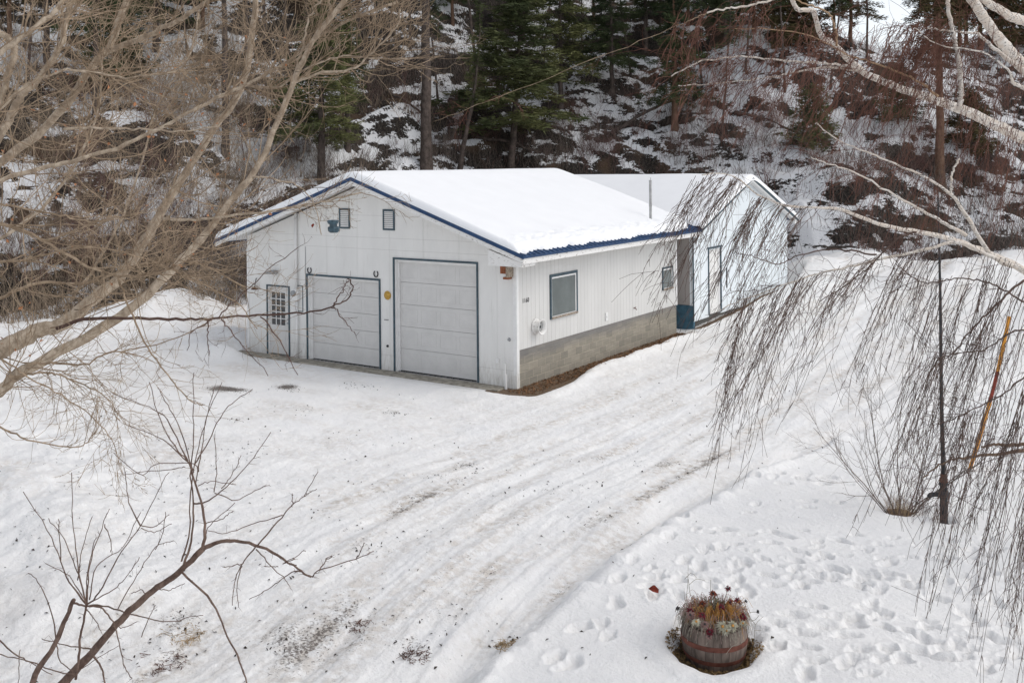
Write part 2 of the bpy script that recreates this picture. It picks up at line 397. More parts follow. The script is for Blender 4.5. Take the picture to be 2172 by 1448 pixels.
M['cotton'] = bark('cottonwood_bark', (.26, .20, .145), (.60, .50, .39), 14, True)
M['cottondark'] = bark('cottonwood_trunk_bark', (.10, .065, .045), (.26, .185, .135), 14)
M['twigtan'] = bark('tan_twig', (.19, .138, .092), (.45, .345, .245), 9)
M['twigred'] = bark('brown_twig', (.075, .045, .038), (.16, .105, .085), 9)
M['apple'] = bark('apple_bark', (.095, .062, .050), (.22, .155, .125), 20)
M['birch'] = birch_mat()
M['weep'] = bark('birch_twig', (.070, .050, .042), (.16, .11, .092), 9)
M['weepred'] = bark('reddish_birch_twig', (.10, .050, .038), (.20, .10, .075), 9)
M['birchtan'] = bark('orange_birch_branch', (.34, .22, .13), (.50, .36, .24), 12)
M['shrubgrey'] = bark('grey_shrub_bark', (.09, .074, .064), (.24, .195, .17), 9)
M['shrubred'] = bark('reddish_shrub_bark', (.095, .055, .048), (.22, .135, .118), 9)
M['shrubtan'] = bark('tan_shrub_bark', (.15, .115, .085), (.34, .27, .20), 9)
M['pinebark'] = bark('conifer_bark', (.05, .04, .035), (.14, .11, .095), 5)
M['pinebarkbrown'] = bark('brown_conifer_bark', (.09, .05, .035), (.20, .125, .085), 5)
def needle(name, a, b):
    m = NT(name, .8, .15); m.base(m.mix(m.ramp(m.noise(1.4, 5, .7), .35, .65), a, b)); return m.m
M['needle'] = needle('green_needles', (.042, .055, .024), (.155, .160, .066))
M['needledark'] = needle('dark_needles', (.022, .034, .017), (.080, .100, .042))
M['needlebrown'] = needle('brownish_needles', (.045, .030, .018), (.085, .070, .030))
M['leaf'] = simple('dry_leaf', (.42, .19, .09), .45, 9, .7)
M['redleaf'] = simple('red_leaf', (.20, .030, .015), .4, 9, .7)
M['straw'] = simple('dead_grass', (.36, .26, .15), .4, 9, .8)

# ---------------------------------------------------------------- ground and hill as one grid around the camera's foot, split by surface
fa = np.linspace(-.545, .545, 1080); ca = np.linspace(.545, 2*math.pi-.545, 50)[1:-1]
ang = np.concatenate([fa, ca]); NA = len(ang)
r = [.5]; 
while r[-1] < 900:
    d = r[-1]
    r.append(d+(max(.6, .0) if d < 7 else (min(.00017*d*d, .13) if d < 84 else d*.12)))
rad = np.array(r); NR = len(rad)
A_, R_ = np.meshgrid(ang, rad)
X = CAM[0]+R_*(FW[0]*np.cos(A_)+RT[0]*np.sin(A_)); Y = CAM[1]+R_*(FW[1]*np.cos(A_)+RT[1]*np.sin(A_))
x = X.ravel(); y = Y.ravel()
Z = gh(x, y)
Z = np.where(R_.ravel() > 95, np.minimum(Z, 40), Z)
uu, DD = camuv(x, y); bv = berm_v(x, y); ss_ = DD-D0(uu)
lawnm = (bv > .05) & (y < 10) & (DD > 5)
# footprints in the lawn snow
foot = []
def trail(p, q, n, lat=.13, jit=.10):
    p = atZ(*p, .5)[:2]; q = atZ(*q, .5)[:2]; t = (q-p)/np.hypot(*(q-p)); nn = np.array([-t[1], t[0]])
    for i in range(n):
        c = p+(q-p)*(i+.5)/n+nn*lat*(1 if i % 2 else -1)+rng.normal(0, jit, 2); foot.append((c[0], c[1], math.atan2(t[1], t[0])+rng.normal(0, .3), rng.uniform(.7, 1.15)))
trail((1480, 1110), (2172, 1130), 15); trail((1420, 1230), (2172, 1200), 17); trail((1640, 980), (1960, 985), 9); trail((1380, 1290), (1480, 1060), 6)
trail((1640, 1290), (2172, 1330), 12); trail((1600, 1390), (2172, 1400), 12); trail((1500, 1000), (1700, 960), 7); trail((1560, 1180), (2172, 1270), 14); trail((1700, 1440), (1500, 1130), 9)
trail((1350, 1235), (1620, 1240), 6); trail((1700, 1160), (1950, 1230), 7); trail((1880, 1140), (1850, 1440), 9); trail((2100, 1100), (2060, 1440), 10); trail((1680, 1250), (1760, 1120), 4)
trail((1600, 1330), (2172, 1370), 13); trail((1480, 1150), (2172, 1165), 15); trail((1620, 1210), (2172, 1235), 12); trail((1780, 1440), (2172, 1300), 9); trail((1560, 1060), (1840, 1020), 6); trail((1400, 1330), (1560, 1160), 5)
trail((1180, 1440), (1400, 1190), 10, .1, .12); trail((1100, 1190), (1010, 1440), 3)
sub = np.nonzero(lawnm & (DD < 30) & (np.abs(uu) < 14))[0]
dz = np.zeros(len(sub)); sx_ = x[sub]; sy_ = y[sub]
jx = .13*(fbm(sx_*9, sy_*9, 3, 201)-.5); jy = .13*(fbm(sx_*9, sy_*9, 3, 207)-.5)
for cx, cy, an, sc in foot:
    near = np.nonzero((np.abs(sx_-cx) < .6) & (np.abs(sy_-cy) < .6))[0]
    a = (sx_[near]-cx+jx[near])*math.cos(an)+(sy_[near]-cy+jy[near])*math.sin(an); b = -(sx_[near]-cx+jx[near])*math.sin(an)+(sy_[near]-cy+jy[near])*math.cos(an)
    q = np.sqrt((a/(.165*sc))**2+(b/(.085*sc))**2)
    dz[near] += -.062*sc*sst(1.2, .45, q)*(.7+.6*(fbm(sx_[near]*20, sy_[near]*20, 2, 211)))+.009*np.exp(-((q-1.35)/.25)**2)
Z[sub] += np.maximum(dz, -.075)
# masks: dirt specks, grime tint, leaf litter
sv, v = path_sv(x, y); hill_w = sst(-1.5, 0, ss_)
lawn = sst(-.1, .3, bv)*sst(14, 6, y)
wob = v+.3*(fbm(sv/4, v*0+.5, 2, 61)-.5)
st1 = fbm(sv/2.2, wob*3.2, 4, 301); st2 = fbm(x/1.6, (y+.15*x)*1.5, 4, 303)
nearp = np.exp(-(v/4.2)**2)
dirt = (.10+nearp*1.25*np.clip(st1-.40, 0, 1)+.85*np.clip(st2-.45, 0, 1)*sst(3, -3, x))*(1-lawn)
grime = (nearp*2.0*np.clip(st1-.36, 0, 1)+1.7*np.clip(st2-.42, 0, 1)*sst(4, -2, x))*(1-lawn)
for c, wd, s0, s1 in ((-1.9, .22, 5, 14), (-.35, .16, 6, 18), (1.1, .16, 2, 22), (2.3, .2, 8, 24), (-3., .2, 3, 16)):
    k = np.exp(-((wob-c)/wd)**2)*sst(.42, .62, fbm(sv/1.5, v*0+c, 2, 311))*(1-lawn)
    tr_ = fbm(sv*7, wob*9, 2, 331); dirt += (.10+.24*sst(.52, .62, tr_))*k; grime += (.25+.5*sst(.45, .6, tr_))*k
BL = [(490, 815, 50, 8, 1.0), (610, 806, 32, 9, .9), (740, 800, 20, 7, .35), (780, 803, 30, 6, .4), (840, 860, 28, 7, .5), (505, 885, 22, 5, .4), (530, 960, 45, 18, .38), (480, 990, 40, 18, .34), (40, 1170, 50, 30, .30), (340, 1410, 60, 30, .25), (380, 1350, 50, 25, .38), (700, 1380, 90, 45, .10), (760, 1330, 60, 30, .12),
      (880, 1395, 50, 20, .45), (1080, 1375, 26, 12, .45), (950, 1340, 80, 30, .26), (600, 1400, 60, 50, .26), (930, 1015, 60, 13, .30), (1150, 1040, 90, 14, .38), (1330, 962, 110, 12, .30), (1000, 985, 45, 12, .32), (780, 1190, 60, 20, .25), (1260, 1100, 70, 30, .22), (170, 985, 60, 30, .2), (210, 880, 40, 14, .3), (840, 920, 120, 14, .2), (640, 860, 80, 10, .25), (430, 1045, 60, 30, .3)]
for a, b, rx, ry, k in BL:
    c = atZ(a, b, .2)[:2]; ex = (atZ(a+rx, b, .2)[:2]-c); ey = (atZ(a, b-ry, .2)[:2]-c)
    Mx = np.linalg.inv(np.array([ex, ey]).T); p = (x-c[0])*Mx[0, 0]+(y-c[1])*Mx[0, 1]; q = (x-c[0])*Mx[1, 0]+(y-c[1])*Mx[1, 1]
    dirt += k*np.exp(-(p*p+q*q))*1.0
litter = np.zeros(len(x))
e = x-.42-.42*(fbm(y/1.3, y*0, 3, 101)-.5)*2*.6-.35*sst(3, 0, y)*sst(-1.2, 0, y)
litter = np.maximum(litter, sst(.16, .0, e)*sst(10.6, 9.6, y)*sst(-.8, -.5, y)*sst(-1.0, -.3, x))
rr = np.hypot(x-BARREL[0], y-BARREL[1]); an = np.arctan2(y-BARREL[1], x-BARREL[0]); rr = rr+.10*np.sin(an*2+1)+.12*(fbm(x*5, y*5, 2, 99)-.5)
litter = np.maximum(litter, sst(.56, .46, rr))
litter = np.maximum(litter, .9*sst(.25, .15, np.hypot(x-SHRUB[0], y-SHRUB[1])))
litter = np.maximum(litter, sst(.14, .09, np.hypot(x-PUMP[0], y-PUMP[1])))
litter = np.maximum(litter, .8*sst(.22, .06, np.abs(x-.45))*sst(10.2, 10.6, y)*sst(21, 19, y))
# rock on the steep faces of the hill
P3 = np.stack([x, y, Z], 1).reshape(NR, NA, 3)
gr = np.zeros((NR, NA, 3)); gr[1:-1] = P3[2:]-P3[:-2]; ga = np.roll(P3, -1, 1)-np.roll(P3, 1, 1)
nn = np.cross(ga, gr); nn /= np.linalg.norm(nn, axis=2)[..., None]+1e-9; nz = np.abs(nn[..., 2]).ravel()
_w = sst(-.6, .8, ss_); _big = fbm(uu/7, ss_/5, 2, 419)-.5
m4 = fbm(uu/1.5+1.5*_big, ss_/.75, 4, 401)+.55*_big; m5 = fbm(uu/.6, ss_/.32, 3, 431)+.4*_big
_l = .05*sst(2, -8, uu)-.03*sst(.0, 6, ss_-12)
rock = (m4+_l+.10*(m5-.5)+.22*sst(.70, .50, nz))*_w
drift = sst(10, 11.5, uu)*sst(15.6, 14.4, uu)*sst(5.5, 2.5, ss_); rock = rock*(1-.45*drift)
# right-hand cut bank: bare earth under the overhanging snow
cut = np.exp(-((ss_-1.0)/.6)**2)*sst(14.2, 15.2, uu)*sst(.36, .55, fbm(uu/2.2, ss_*0, 2, 405))
rock = np.maximum(rock, .9*cut)
Z -= .0*cut
V = np.stack([x, y, Z], 1)
i = np.arange(NR-1)[:, None]*NA; j = np.arange(NA)[None]; j2 = (j+1) % NA
Q = np.stack([i+j, i+NA+j, i+NA+j2, i+j2], -1).reshape(-1, 4)[:, ::-1]
fc_hill = (ss_[Q[:, 0]] > -.3); fc_lawn = (bv[Q[:, 0]] > .0) & ~fc_hill & (y[Q[:, 0]] < 8)
inb = ((x > -10) & (x < -.15) & (y > .15) & (y < 9.7)) | ((x > -9.8) & (x < .2) & (y > 10.8) & (y < 20.2))
keep = ~inb[Q].all(1)
def sheet(name, m, mat, label):
    q = Q[m & keep]; idx, inv = np.unique(q, return_inverse=True)
    me = bpy.data.meshes.new(name); mk_mesh(me, V[idx], inv.reshape(-1, 4)); me.polygons.foreach_set('use_smooth', np.ones(len(me.polygons), bool))
    for nm, arr in (('dirt', dirt), ('grime', np.clip(grime, 0, 1)), ('litter', litter), ('rock', rock)):
        at_ = me.attributes.new(nm, 'FLOAT', 'POINT'); at_.data.foreach_set('value', arr[idx].astype(np.float32))
    me.materials.append(mat); o = bpy.data.objects.new(name, me); COL.objects.link(o); o['kind'] = 'structure'; o['label'] = label
    return o
sheet('ground', fc_lawn, M['ground'], 'snow-covered lawn pitted with footprints')
sheet('driveway', ~fc_hill & ~fc_lawn, M['ground'], 'ploughed snowy driveway with tyre ruts and dirt')
sheet('hill', fc_hill, M['hill'], 'steep snowy hillside with dark rock ledges')
del P3, gr, ga, nn

# ================================================================= GARAGE BUILDING
def win_side(parent, p0, p1, name='window', tw=.075):
    # p0,p1: (y0,z0),(y1,z1) outer trim on plane x=0
    (a, b), (c, d) = p0, p1
    f = MB()
    f.box((.0, a, b), (.035, a+tw, d)); f.box((.0, c-tw, b), (.035, c, d)); f.box((.0, a+tw, d-tw), (.035, c-tw, d)); f.box((.0, a+tw, b), (.033, c-tw, b+tw*.4))
    W = f.build(name, M['slate'], parent, bevel=.004)
    a += tw; c -= tw; d -= tw; b += tw*.4
    fr = MB(); k = .045
    fr.box((.001, a, b), (.024, a+k*.5, d)); fr.box((.001, c-k, b), (.024, c, d)); fr.box((.001, a+k*.5, d-k), (.024, c-k, d)); fr.box((.001, a+k*.5, b), (.024, c-k, b+k))
    fr.build('frame', M['white'], W)
    MB().box((.001, a+k*.5, b+k), (.009, c-k, d-k)).build('pane', M['glass'], W)
    MB().box((.036, a-.03, b-.025), (.065, c+.03, b+.03)).build('sill', M['weathered'], W, bevel=.006)
    return W
G = empty('garage', (0, 0, 0), 'white garage with snow-covered blue metal roof and two grey roll-up doors', 'garage')
XL = -10.13; L = 9.92; EX = .69; RX = -5.07; RZ = 5.42; EZ = 3.47; SL = (RZ-EZ)/(EX-RX); EXL = -10.84; EY = -.70; EY2 = 10.45
def roofz(x): return RZ-SL*abs(x-RX)
# openings in the front wall : big door, small door, person door
BG = (-4.14+.06, -1.19-.06, 3.19-.06); SG = (-7.54+.055, -4.61-.055, 2.55-.055); PD = (-9.26+.05, -8.25-.05, 2.13-.05)
m = MB()
def wp(x0, x1, z0, z1): m.box((x0, 0, z0), (x1, .14, z1))
wt = 3.10
wp(XL, PD[0], -.15, wt); wp(PD[0], PD[1], PD[2], wt); wp(PD[1], SG[0], -.15, wt); wp(SG[0], SG[1], SG[2], wt); wp(SG[1], BG[0], -.15, wt); wp(BG[1], 0, -.15, wt)
m.poly_prism([(XL, 0, wt), (BG[0], 0, wt), (BG[0], 0, roofz(BG[0])-.12), (RX, 0, RZ-.12), (XL, 0, roofz(XL)-.12)], (0, .14, 0))
m.box((BG[0], 0, BG[2]), (BG[1], .14, BG[2]+.02))
m.poly_prism([(BG[0], 0, BG[2]+.02), (BG[1], 0, BG[2]+.02), (BG[1], 0, roofz(BG[1])-.12), (BG[0], 0, roofz(BG[0])-.12)], (0, .14, 0))
m.poly_prism([(BG[1], 0, wt), (0, 0, wt), (0, 0, roofz(0)-.12), (BG[1], 0, roofz(BG[1])-.12)], (0, .14, 0))
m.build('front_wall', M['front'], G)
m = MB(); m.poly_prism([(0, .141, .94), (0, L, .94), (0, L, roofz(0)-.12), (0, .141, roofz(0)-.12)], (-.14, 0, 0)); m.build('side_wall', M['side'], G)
MB().box((-.16, .145, -.3), (-.012, L-.01, .938)).build('block_foundation', M['block'], G)
m = MB(); m.box((XL, .141, -.15), (XL+.14, L, roofz(XL)-.14)); m.poly_prism([(XL+.141, L-.001, -.15), (-.165, L-.001, -.15), (-.165, L-.001, roofz(-.15)-.14), (RX, L-.001, RZ-.14), (XL+.141, L-.001, roofz(XL)-.14)], (0, -.14, 0)); m.build('rear_wall', M['white'], G)
m = MB(); m.box((.0012, -.012, .35), (.022, .075, roofz(0)-.2)); m.box((-.085, -.022, .30), (.001, -.001, roofz(0)-.2)); m.build('corner_board', M['white'], G)
MB().box((.001, L-.08, .93), (.02, L+.015, 3.25)).build('corner_board', M['white'], G); MB().box((XL-.002, -.02, .1), (XL+.07, -.001, 3.2)).build('corner_board', M['white'], G)
MB().box((XL-.35, -.46, -.3), (-.3, -.002, -.012)).build('concrete_apron', M['concrete'], G, bevel=.015)
# roof: metal sheet with standing ribs, fascia boards
def slope_box(mb, xa, xb, ya, yb, top, thick):   # sloping slab between x=xa..xb following the roof plane, offset top
    za, zb = roofz(xa)+top, roofz(xb)+top
    v = [(xa, ya, za-thick), (xb, ya, zb-thick), (xb, yb, zb-thick), (xa, yb, za-thick), (xa, ya, za), (xb, ya, zb), (xb, yb, zb), (xa, yb, za)]
    if xa > xb: v = [v[1], v[0], v[3], v[2], v[5], v[4], v[7], v[6]]
    mb.add(v, [(0, 3, 2, 1), (4, 5, 6, 7), (0, 1, 5, 4), (1, 2, 6, 5), (2, 3, 7, 6), (3, 0, 4, 7)])
m = MB()
slope_box(m, RX, EX, EY, EY2, 0, .03); slope_box(m, EXL, RX, EY, EY2, 0, .03)
yy = EY+.12
while yy < EY2-.05:
    slope_box(m, RX+.02, EX-.002, yy-.018, yy+.018, .022, .021); slope_box(m, EXL+.002, RX-.02, yy-.018, yy+.018, .022, .021); yy += .229
RF = m.build('roof', M['blue'], G)
m = MB()
slope_box(m, RX, EX+.01, EY-.025, EY-.001, .03, .10); slope_box(m, EXL-.01, RX, EY-.025, EY-.001, .03, .10)
m.box((EX+.001, EY-.02, EZ-.055), (EX+.022, EY2, EZ-.004)); slope_box(m, RX, EX+.01, EY2+.001, EY2+.02, .03, .1); m.box((EXL-.022, EY, EZ-.075), (EXL-.001, EY2, EZ))
m.build('drip_edge', M['blue'], RF)
m = MB()
slope_box(m, RX, EX-.02, EY+.004, EY+.04, -.031, .16); slope_box(m, EXL+.02, RX, EY+.004, EY+.04, -.031, .16)
m.box((EX-.05, EY+.042, EZ-.20), (EX-.012, EY2-.02, EZ-.035)); slope_box(m, RX, EX-.06, EY2-.04, EY2-.004, -.031, .15)
m.build('fascia', M['peel'], RF)
m = MB(); slope_box(m, RX, EX-.06, EY+.042, EY2-.05, -.045, .012); slope_box(m, EXL+.04, RX, EY+.042, EY2-.05, -.045, .012); m.build('soffit', M['white'], RF)
m = MB(); m.poly_prism([(-.42, EY+.045, 3.19), (.0+.62, EY+.045, 3.19), (.62, EY+.045, 3.29), (-.42, EY+.045, 3.60)], (0, .62, 0)); m.build('eave_return', M['peel'], RF)
# roof snow
def snow_slope(x0, x1, y0, y1, zf, th, name, mat, parent, nx=60, ny=160, seed=1, lip=.16, r0=None):
    # heightfield over [x0,x1]x[y0,y1]; thickness falls to zero at the borders over 'lip'
    a = np.linspace(0, 1, nx); b = np.linspace(0, 1, ny)
    a = .5-.5*np.cos(a*math.pi); b = .5-.5*np.cos(b*math.pi); a = .6*a+.4*np.linspace(0, 1, nx)
    Ax, By = np.meshgrid(a, b); Xs = x0+(x1-x0)*Ax; Ys = y0+(y1-y0)*By
    e = .10*(fbm(Ys*1.5, Xs*1.5, 3, seed)-.5)
    dx1 = np.minimum(Xs-x0, x1-Xs)+e*(np.minimum(Xs-x0, x1-Xs) > 0); dy1 = np.minimum(Ys-y0, y1-Ys)
    fx = np.clip((np.minimum(Xs-x0, x1-Xs))/lip, 0, 1); fy = np.clip(dy1/(lip*.45), 0, 1)
    if r0 is not None:  # ridge side: no lip there
        fx = np.clip(np.where(np.abs(Xs-r0) < np.abs(x0-x1)*.5, 1, (np.minimum(Xs-x0, x1-Xs))/lip), 0, 1)
    k = np.sqrt(np.clip(1-(1-fx)**2, 0, 1))*np.sqrt(np.clip(1-(1-fy)**2, 0, 1))
    T = th*k*(1+.16*(fbm(Xs*.7, Ys*.7, 3, seed+3)-.5))+.012*k*(fbm(Xs*5, Ys*5, 3, seed+5)-.5)
    # wavy crust near the eave where it slid
    edge = np.exp(-(np.minimum(Xs-x0, x1-Xs)/.6)**2) if r0 is None else np.exp(-(np.abs(Xs-(x1 if abs(x0-r0) < abs(x1-r0) else x0))/.5)**2)
    T = T+k*edge*.05*(fbm(Ys*4.5, Xs*3.2, 3, seed+9)-.5)
    Zs = zf(Xs, Ys)+T-.02*(1-k)
    nv = nx*ny; V1 = np.stack([Xs, Ys, Zs], -1).reshape(-1, 3); mb = MB()
    i = np.arange(ny-1)[:, None]*nx; j = np.arange(nx-1)[None]
    mb.add(V1, np.stack([i+j, i+j+1, i+nx+j+1, i+nx+j], -1).reshape(-1, 4))
    return mb.build(name, mat, parent, smooth=True)
def rz_(X_, Y_):   # rounded ridge
    d = np.sqrt((X_-RX)**2+.15**2)-.05; return RZ-SL*d+.004
def snow_whole():
    xs = np.concatenate([np.linspace(EXL+.02, EXL+.4, 14), np.linspace(EXL+.45, EX-.80, 90), np.linspace(EX-.78, EX-.16, 34)])
    ys = np.concatenate([np.linspace(EY-.01, EY+.25, 14), np.linspace(EY+.3, EY2-.3, 300), np.linspace(EY2-.25, EY2, 12)])
    Xs, Ys = np.meshgrid(xs, ys); x1 = EX-.19-.22*(fbm(ys*2.6, ys*0, 3, 5)[:, None]-.5)-.42*np.clip((ys[:, None]-9.2)/1.3, 0, 1)**2
    f = (Xs-EXL)/(EX-.16-EXL); Xs = np.where(Xs > EX-1.2, EX-1.2+(Xs-(EX-1.2))*(x1-(EX-1.2))/(EX-.16-(EX-1.2)), Xs)
    dR = x1-Xs; dL = Xs-EXL; dy = np.minimum((Ys-EY), (EY2-Ys))
    k = np.ones_like(Xs)
    for d_, lp in ((dR, .30), (dL, .15), (dy, .10)):
        t = np.clip(d_/lp, 0, 1); k = k*np.sqrt(np.clip(1-(1-t)**2, 0, 1))
    th = .155+.045*sst(0, 3, dR)
    T = th*k*(1+.15*(fbm(Xs*.5, Ys*.5, 3, 9)-.5))
    cr = np.exp(-(dR/.65)**2); T = T+k*cr*.11*(fbm(Ys*4.2, Xs*7, 3, 13)-.45)
    pipe = np.hypot(Xs-PIPE[0], Ys-PIPE[1]); T = T-.12*np.exp(-(pipe/.16)**2)
    Zs = rz_(Xs, Ys)+.024*(1-0*k)+T-.045*(1-np.clip(k*4, 0, 1))
    nx = len(xs); ny = len(ys); mb = MB(); i = np.arange(ny-1)[:, None]*nx; j = np.arange(nx-1)[None]
    mb.add(np.stack([Xs, Ys, Zs], -1).reshape(-1, 3), np.stack([i+j, i+j+1, i+nx+j+1, i+nx+j], -1).reshape(-1, 4))
    return mb.build('snow_blanket', M['snow'], RF, smooth=True)
# stove pipe foot on the roof plane
d_ = ray(1380, 461); PIPE = CAM+d_*((RZ+.2-SL*(CAM[0]-RX)-CAM[2])/(d_[2]+SL*d_[0]))
snow_whole()
Dp = float((PIPE-CAM)@FW)
ptop = PIPE[2]+(463-385)/F*Dp
m = MB(); m.tube([(PIPE[0], PIPE[1], PIPE[2]-.3), (PIPE[0], PIPE[1], ptop)], .045, 14)
m.tube([(PIPE[0], PIPE[1], PIPE[2]+.35), (PIPE[0], PIPE[1], PIPE[2]+.45)], .052, 14, True); m.tube([(PIPE[0], PIPE[1], ptop), (PIPE[0], PIPE[1], ptop+.012)], .052, 14, True)
SP = m.build('vent_pipe', M['galv'], RF, smooth=False)
MB().tube([(PIPE[0], PIPE[1], ptop+.012), (PIPE[0], PIPE[1], ptop+.03), (PIPE[0]+.03, PIPE[1], ptop+.07), (PIPE[0]-.01, PIPE[1], ptop+.09)], .006, 5).build('wire_loop', M['iron'], SP)
# roll-up doors
def rollup(name, bx, nsec, label, lz):
    x0, x1, zt = bx
    t = MB(); o = .055
    t.box((x0-o, -.03, -.01), (x0, -.001, zt+o)); t.box((x1, -.03, -.01), (x1+o, -.001, zt+o)); t.box((x0, -.03, zt), (x1, -.001, zt+o))
    T = t.build(name, M['slate'], G, bevel=.004); T['label'] = label
    jm = MB(); jw = .11
    jm.box((x0, .0, -.01), (x0+.03, .139, zt)); jm.box((x1-.03, .0, -.01), (x1, .139, zt)); jm.box((x0+.03, .0, zt-.03), (x1-.03, .139, zt))
    jm.box((x0+.03, .10, -.01), (x0+.075, .139, zt-.03)); jm.box((x1-.06, .10, -.01), (x1-.03, .139, zt-.03)); jm.box((x0+.075, .10, zt-.08), (x1-.06, .139, zt-.03))
    jm.build('jamb', M['white'], T)
    H = (zt-.03+.01)/nsec; xa, xb = x0+.035, x1-.035
    for k in range(nsec):
        s = MB(); za = .0+k*H+.004; zb = za+H-.008; s.box((xa, .145, za), (xb, .185, zb))
        n = 4; wd = (xb-xa-.1)/n
        for q in range(n):
            px0 = xa+.05+q*wd+.06; px1 = xa+.05+(q+1)*wd-.06; pz0 = za+.11*H/.6; pz1 = zb-.11*H/.6
            for bb in (((px0, .1415, pz1-.012), (px1, .146, pz1)), ((px0, .1415, pz0), (px1, .146, pz0+.012)), ((px0, .1415, pz0+.012), (px0+.012, .146, pz1-.012)), ((px1-.012, .1415, pz0+.012), (px1, .146, pz1-.012))):
                s.box(*bb)
        s.build('door_panel', M['door'], T, bevel=.004)
    MB().box((xa, .14, -.02), (xb, .19, .004)).build('weather_strip', M['iron'], T)
    return T
T1 = rollup('garage_door', SG, 5, 'shorter roll-up door left of the tall one', .5); T2 = rollup('garage_door', BG, 5, 'tall roll-up door nearest the corner', .6)
# entry door
x0, x1, zt = PD
t = MB(); t.box((x0-.045, -.028, -.01), (x0, -.001, zt+.045)); t.box((x1, -.028, -.01), (x1+.045, -.001, zt+.045)); t.box((x0, -.028, zt), (x1, -.001, zt+.045))
E_ = t.build('entry_door', M['slate'], G)
q0, q1 = c_ = (atY(440+428/3.1475, 340+878/3.1475, .05), atY(440+520/3.1475, 340+1103/3.1475, .05))
wx0, wz1, wx1, wz0 = q0[0], q0[2], q1[0], q1[2]
m = MB()
m.box((x0+.03, .05, .02), (wx0, .09, zt-.03)); m.box((wx1, .05, .02), (x1-.03, .09, zt-.03)); m.box((wx0, .05, wz1), (wx1, .09, zt-.03)); m.box((wx0, .05, .02), (wx1, .09, wz0))
for pa in (wx0-.02, (wx0+wx1)/2+.03):
    pb = pa+(wx1-wx0)/2-.01; za, zb = .22, wz0-.13
    for bb in (((pa, .042, zb-.02), (pb, .051, zb)), ((pa, .042, za), (pb, .051, za+.02)), ((pa, .042, za+.02), (pa+.02, .051, zb-.02)), ((pb-.02, .042, za+.02), (pb, .051, zb-.02))): m.box(*bb)
dl = m.build('door_leaf', M['door'], E_)
m = MB(); m.box((x0, .0, -.01), (x0+.03, .13, zt)); m.box((x1-.03, .0, -.01), (x1, .13, zt)); m.box((x0+.03, .0, zt-.03), (x1-.03, .13, zt)); m.build('jamb', M['white'], E_)
m = MB()
for k in range(1, 3): xx = wx0+(wx1-wx0)*k/3; m.box((xx-.012, .045, wz0), (xx+.012, .066, wz1))
for k in range(1, 5): zz = wz0+(wz1-wz0)*k/5; m.box((wx0, .048, zz-.012), (wx1, .064, zz+.012))
m.build('muntins', M['white'], E_); MB().box((wx0, .067, wz0), (wx1, .08, wz1)).build('pane', M['glassdark'], E_)
m = MB(); hx = x1-.09; m.tube([(hx, .05, .98), (hx, -.0, .98)], .02, 10, True); m.tube([(hx, .0, .98), (hx+.10, -.005, .98)], .010, 8, True); m.tube([(hx, .05, 1.1), (hx, .03, 1.1)], .022, 10, True); m.build('handle', M['grey'], E_)
# gable vents
for xa, xb in ((-6.17, -5.75), (-4.49, -4.06)):
    z0, z1 = 3.94, 4.53; m = MB(); t_ = .05
    m.box((xa, -.03, z0), (xa+t_, -.001, z1)); m.box((xb-t_, -.03, z0), (xb, -.001, z1)); m.box((xa+t_, -.03, z1-t_), (xb-t_, -.001, z1)); m.box((xa+t_, -.03, z0), (xb-t_, -.001, z0+t_))
    vt = m.build('gable_vent', M['slate'], G)
    m = MB(); n = 9
    for k in range(n):
        z = z0+t_+(z1-z0-2*t_)*(k+.5)/n; m.add([(xa+t_, -.028, z-.022), (xb-t_, -.028, z-.022), (xb-t_, -.006, z+.014), (xa+t_, -.006, z+.014), (xa+t_, -.028, z-.015), (xb-t_, -.028, z-.015), (xb-t_, -.006, z+.021), (xa+t_, -.006, z+.021)],
                                                        [(0, 3, 2, 1), (4, 5, 6, 7), (0, 1, 5, 4), (1, 2, 6, 5), (2, 3, 7, 6), (3, 0, 4, 7)])
    m.build('louvre', M['white'], vt); MB().box((xa+t_, -.004, z0+t_), (xb-t_, -.002, z1-t_)).build('backing', M['glassdark'], vt)
# side windows
win_side(G, (1.65, 1.53), (3.14, 2.75)); win_side(G, (8.77, 1.54), (9.6, 2.30), tw=.06)
# small marks on the siding: hose bib, cable plate, outlet box
def S3(a, b): return atX(1080+a/3.8095, 460+b/3.8095, 0)
def S2(a, b): return atY(780+a/3.1475, 380+b/3.1475, 0)
def S1(a, b): return atY(440+a/3.1475, 340+b/3.1475, 0)
p = S3(783, 805); m = MB(); m.box((.001, p[1]-.07, p[2]-.12), (.03, p[1]+.07, p[2]+.12)); m.box((.03, p[1]-.03, p[2]-.03), (.05, p[1]+.03, p[2]+.03)); m.build('outlet_cover', M['white'], G, bevel=.006)
p = S3(1005, 737); m = MB(); m.tube([(0, p[1], p[2]), (.07, p[1], p[2]), (.10, p[1]+.02, p[2]-.05)], .013, 8, True); m.tube([(.06, p[1]-.05, p[2]+.03), (.06, p[1]+.05, p[2]+.03)], .01, 6, True); m.tube([(.06, p[1], p[2]), (.06, p[1], p[2]+.03)], .007, 6); m.build('hose_tap', M['rust'], G)
p = S2(868, 1212); m = MB(); m.box((p[0]-.045, -.03, p[2]-.06), (p[0]+.045, -.001, p[2]+.06)); m.build('outlet_cover', M['white'], G, bevel=.006)
p = S2(945, 1070); m = MB(); m.lathe([(0, -.05), (.03, -.05), (.035, -.02), (.05, -.001)], (p[0], 0, p[2]), 'y', 12); m.build('dryer_vent', M['grey'], G)
p = S2(130, 937); m = MB(); m.tube([(p[0]-.07, -.001, p[2]), (p[0]-.07, -.05, p[2]), (p[0]+.07, -.05, p[2]), (p[0]+.07, -.001, p[2])], .009, 6); m.build('wall_handle', M['iron'], G)
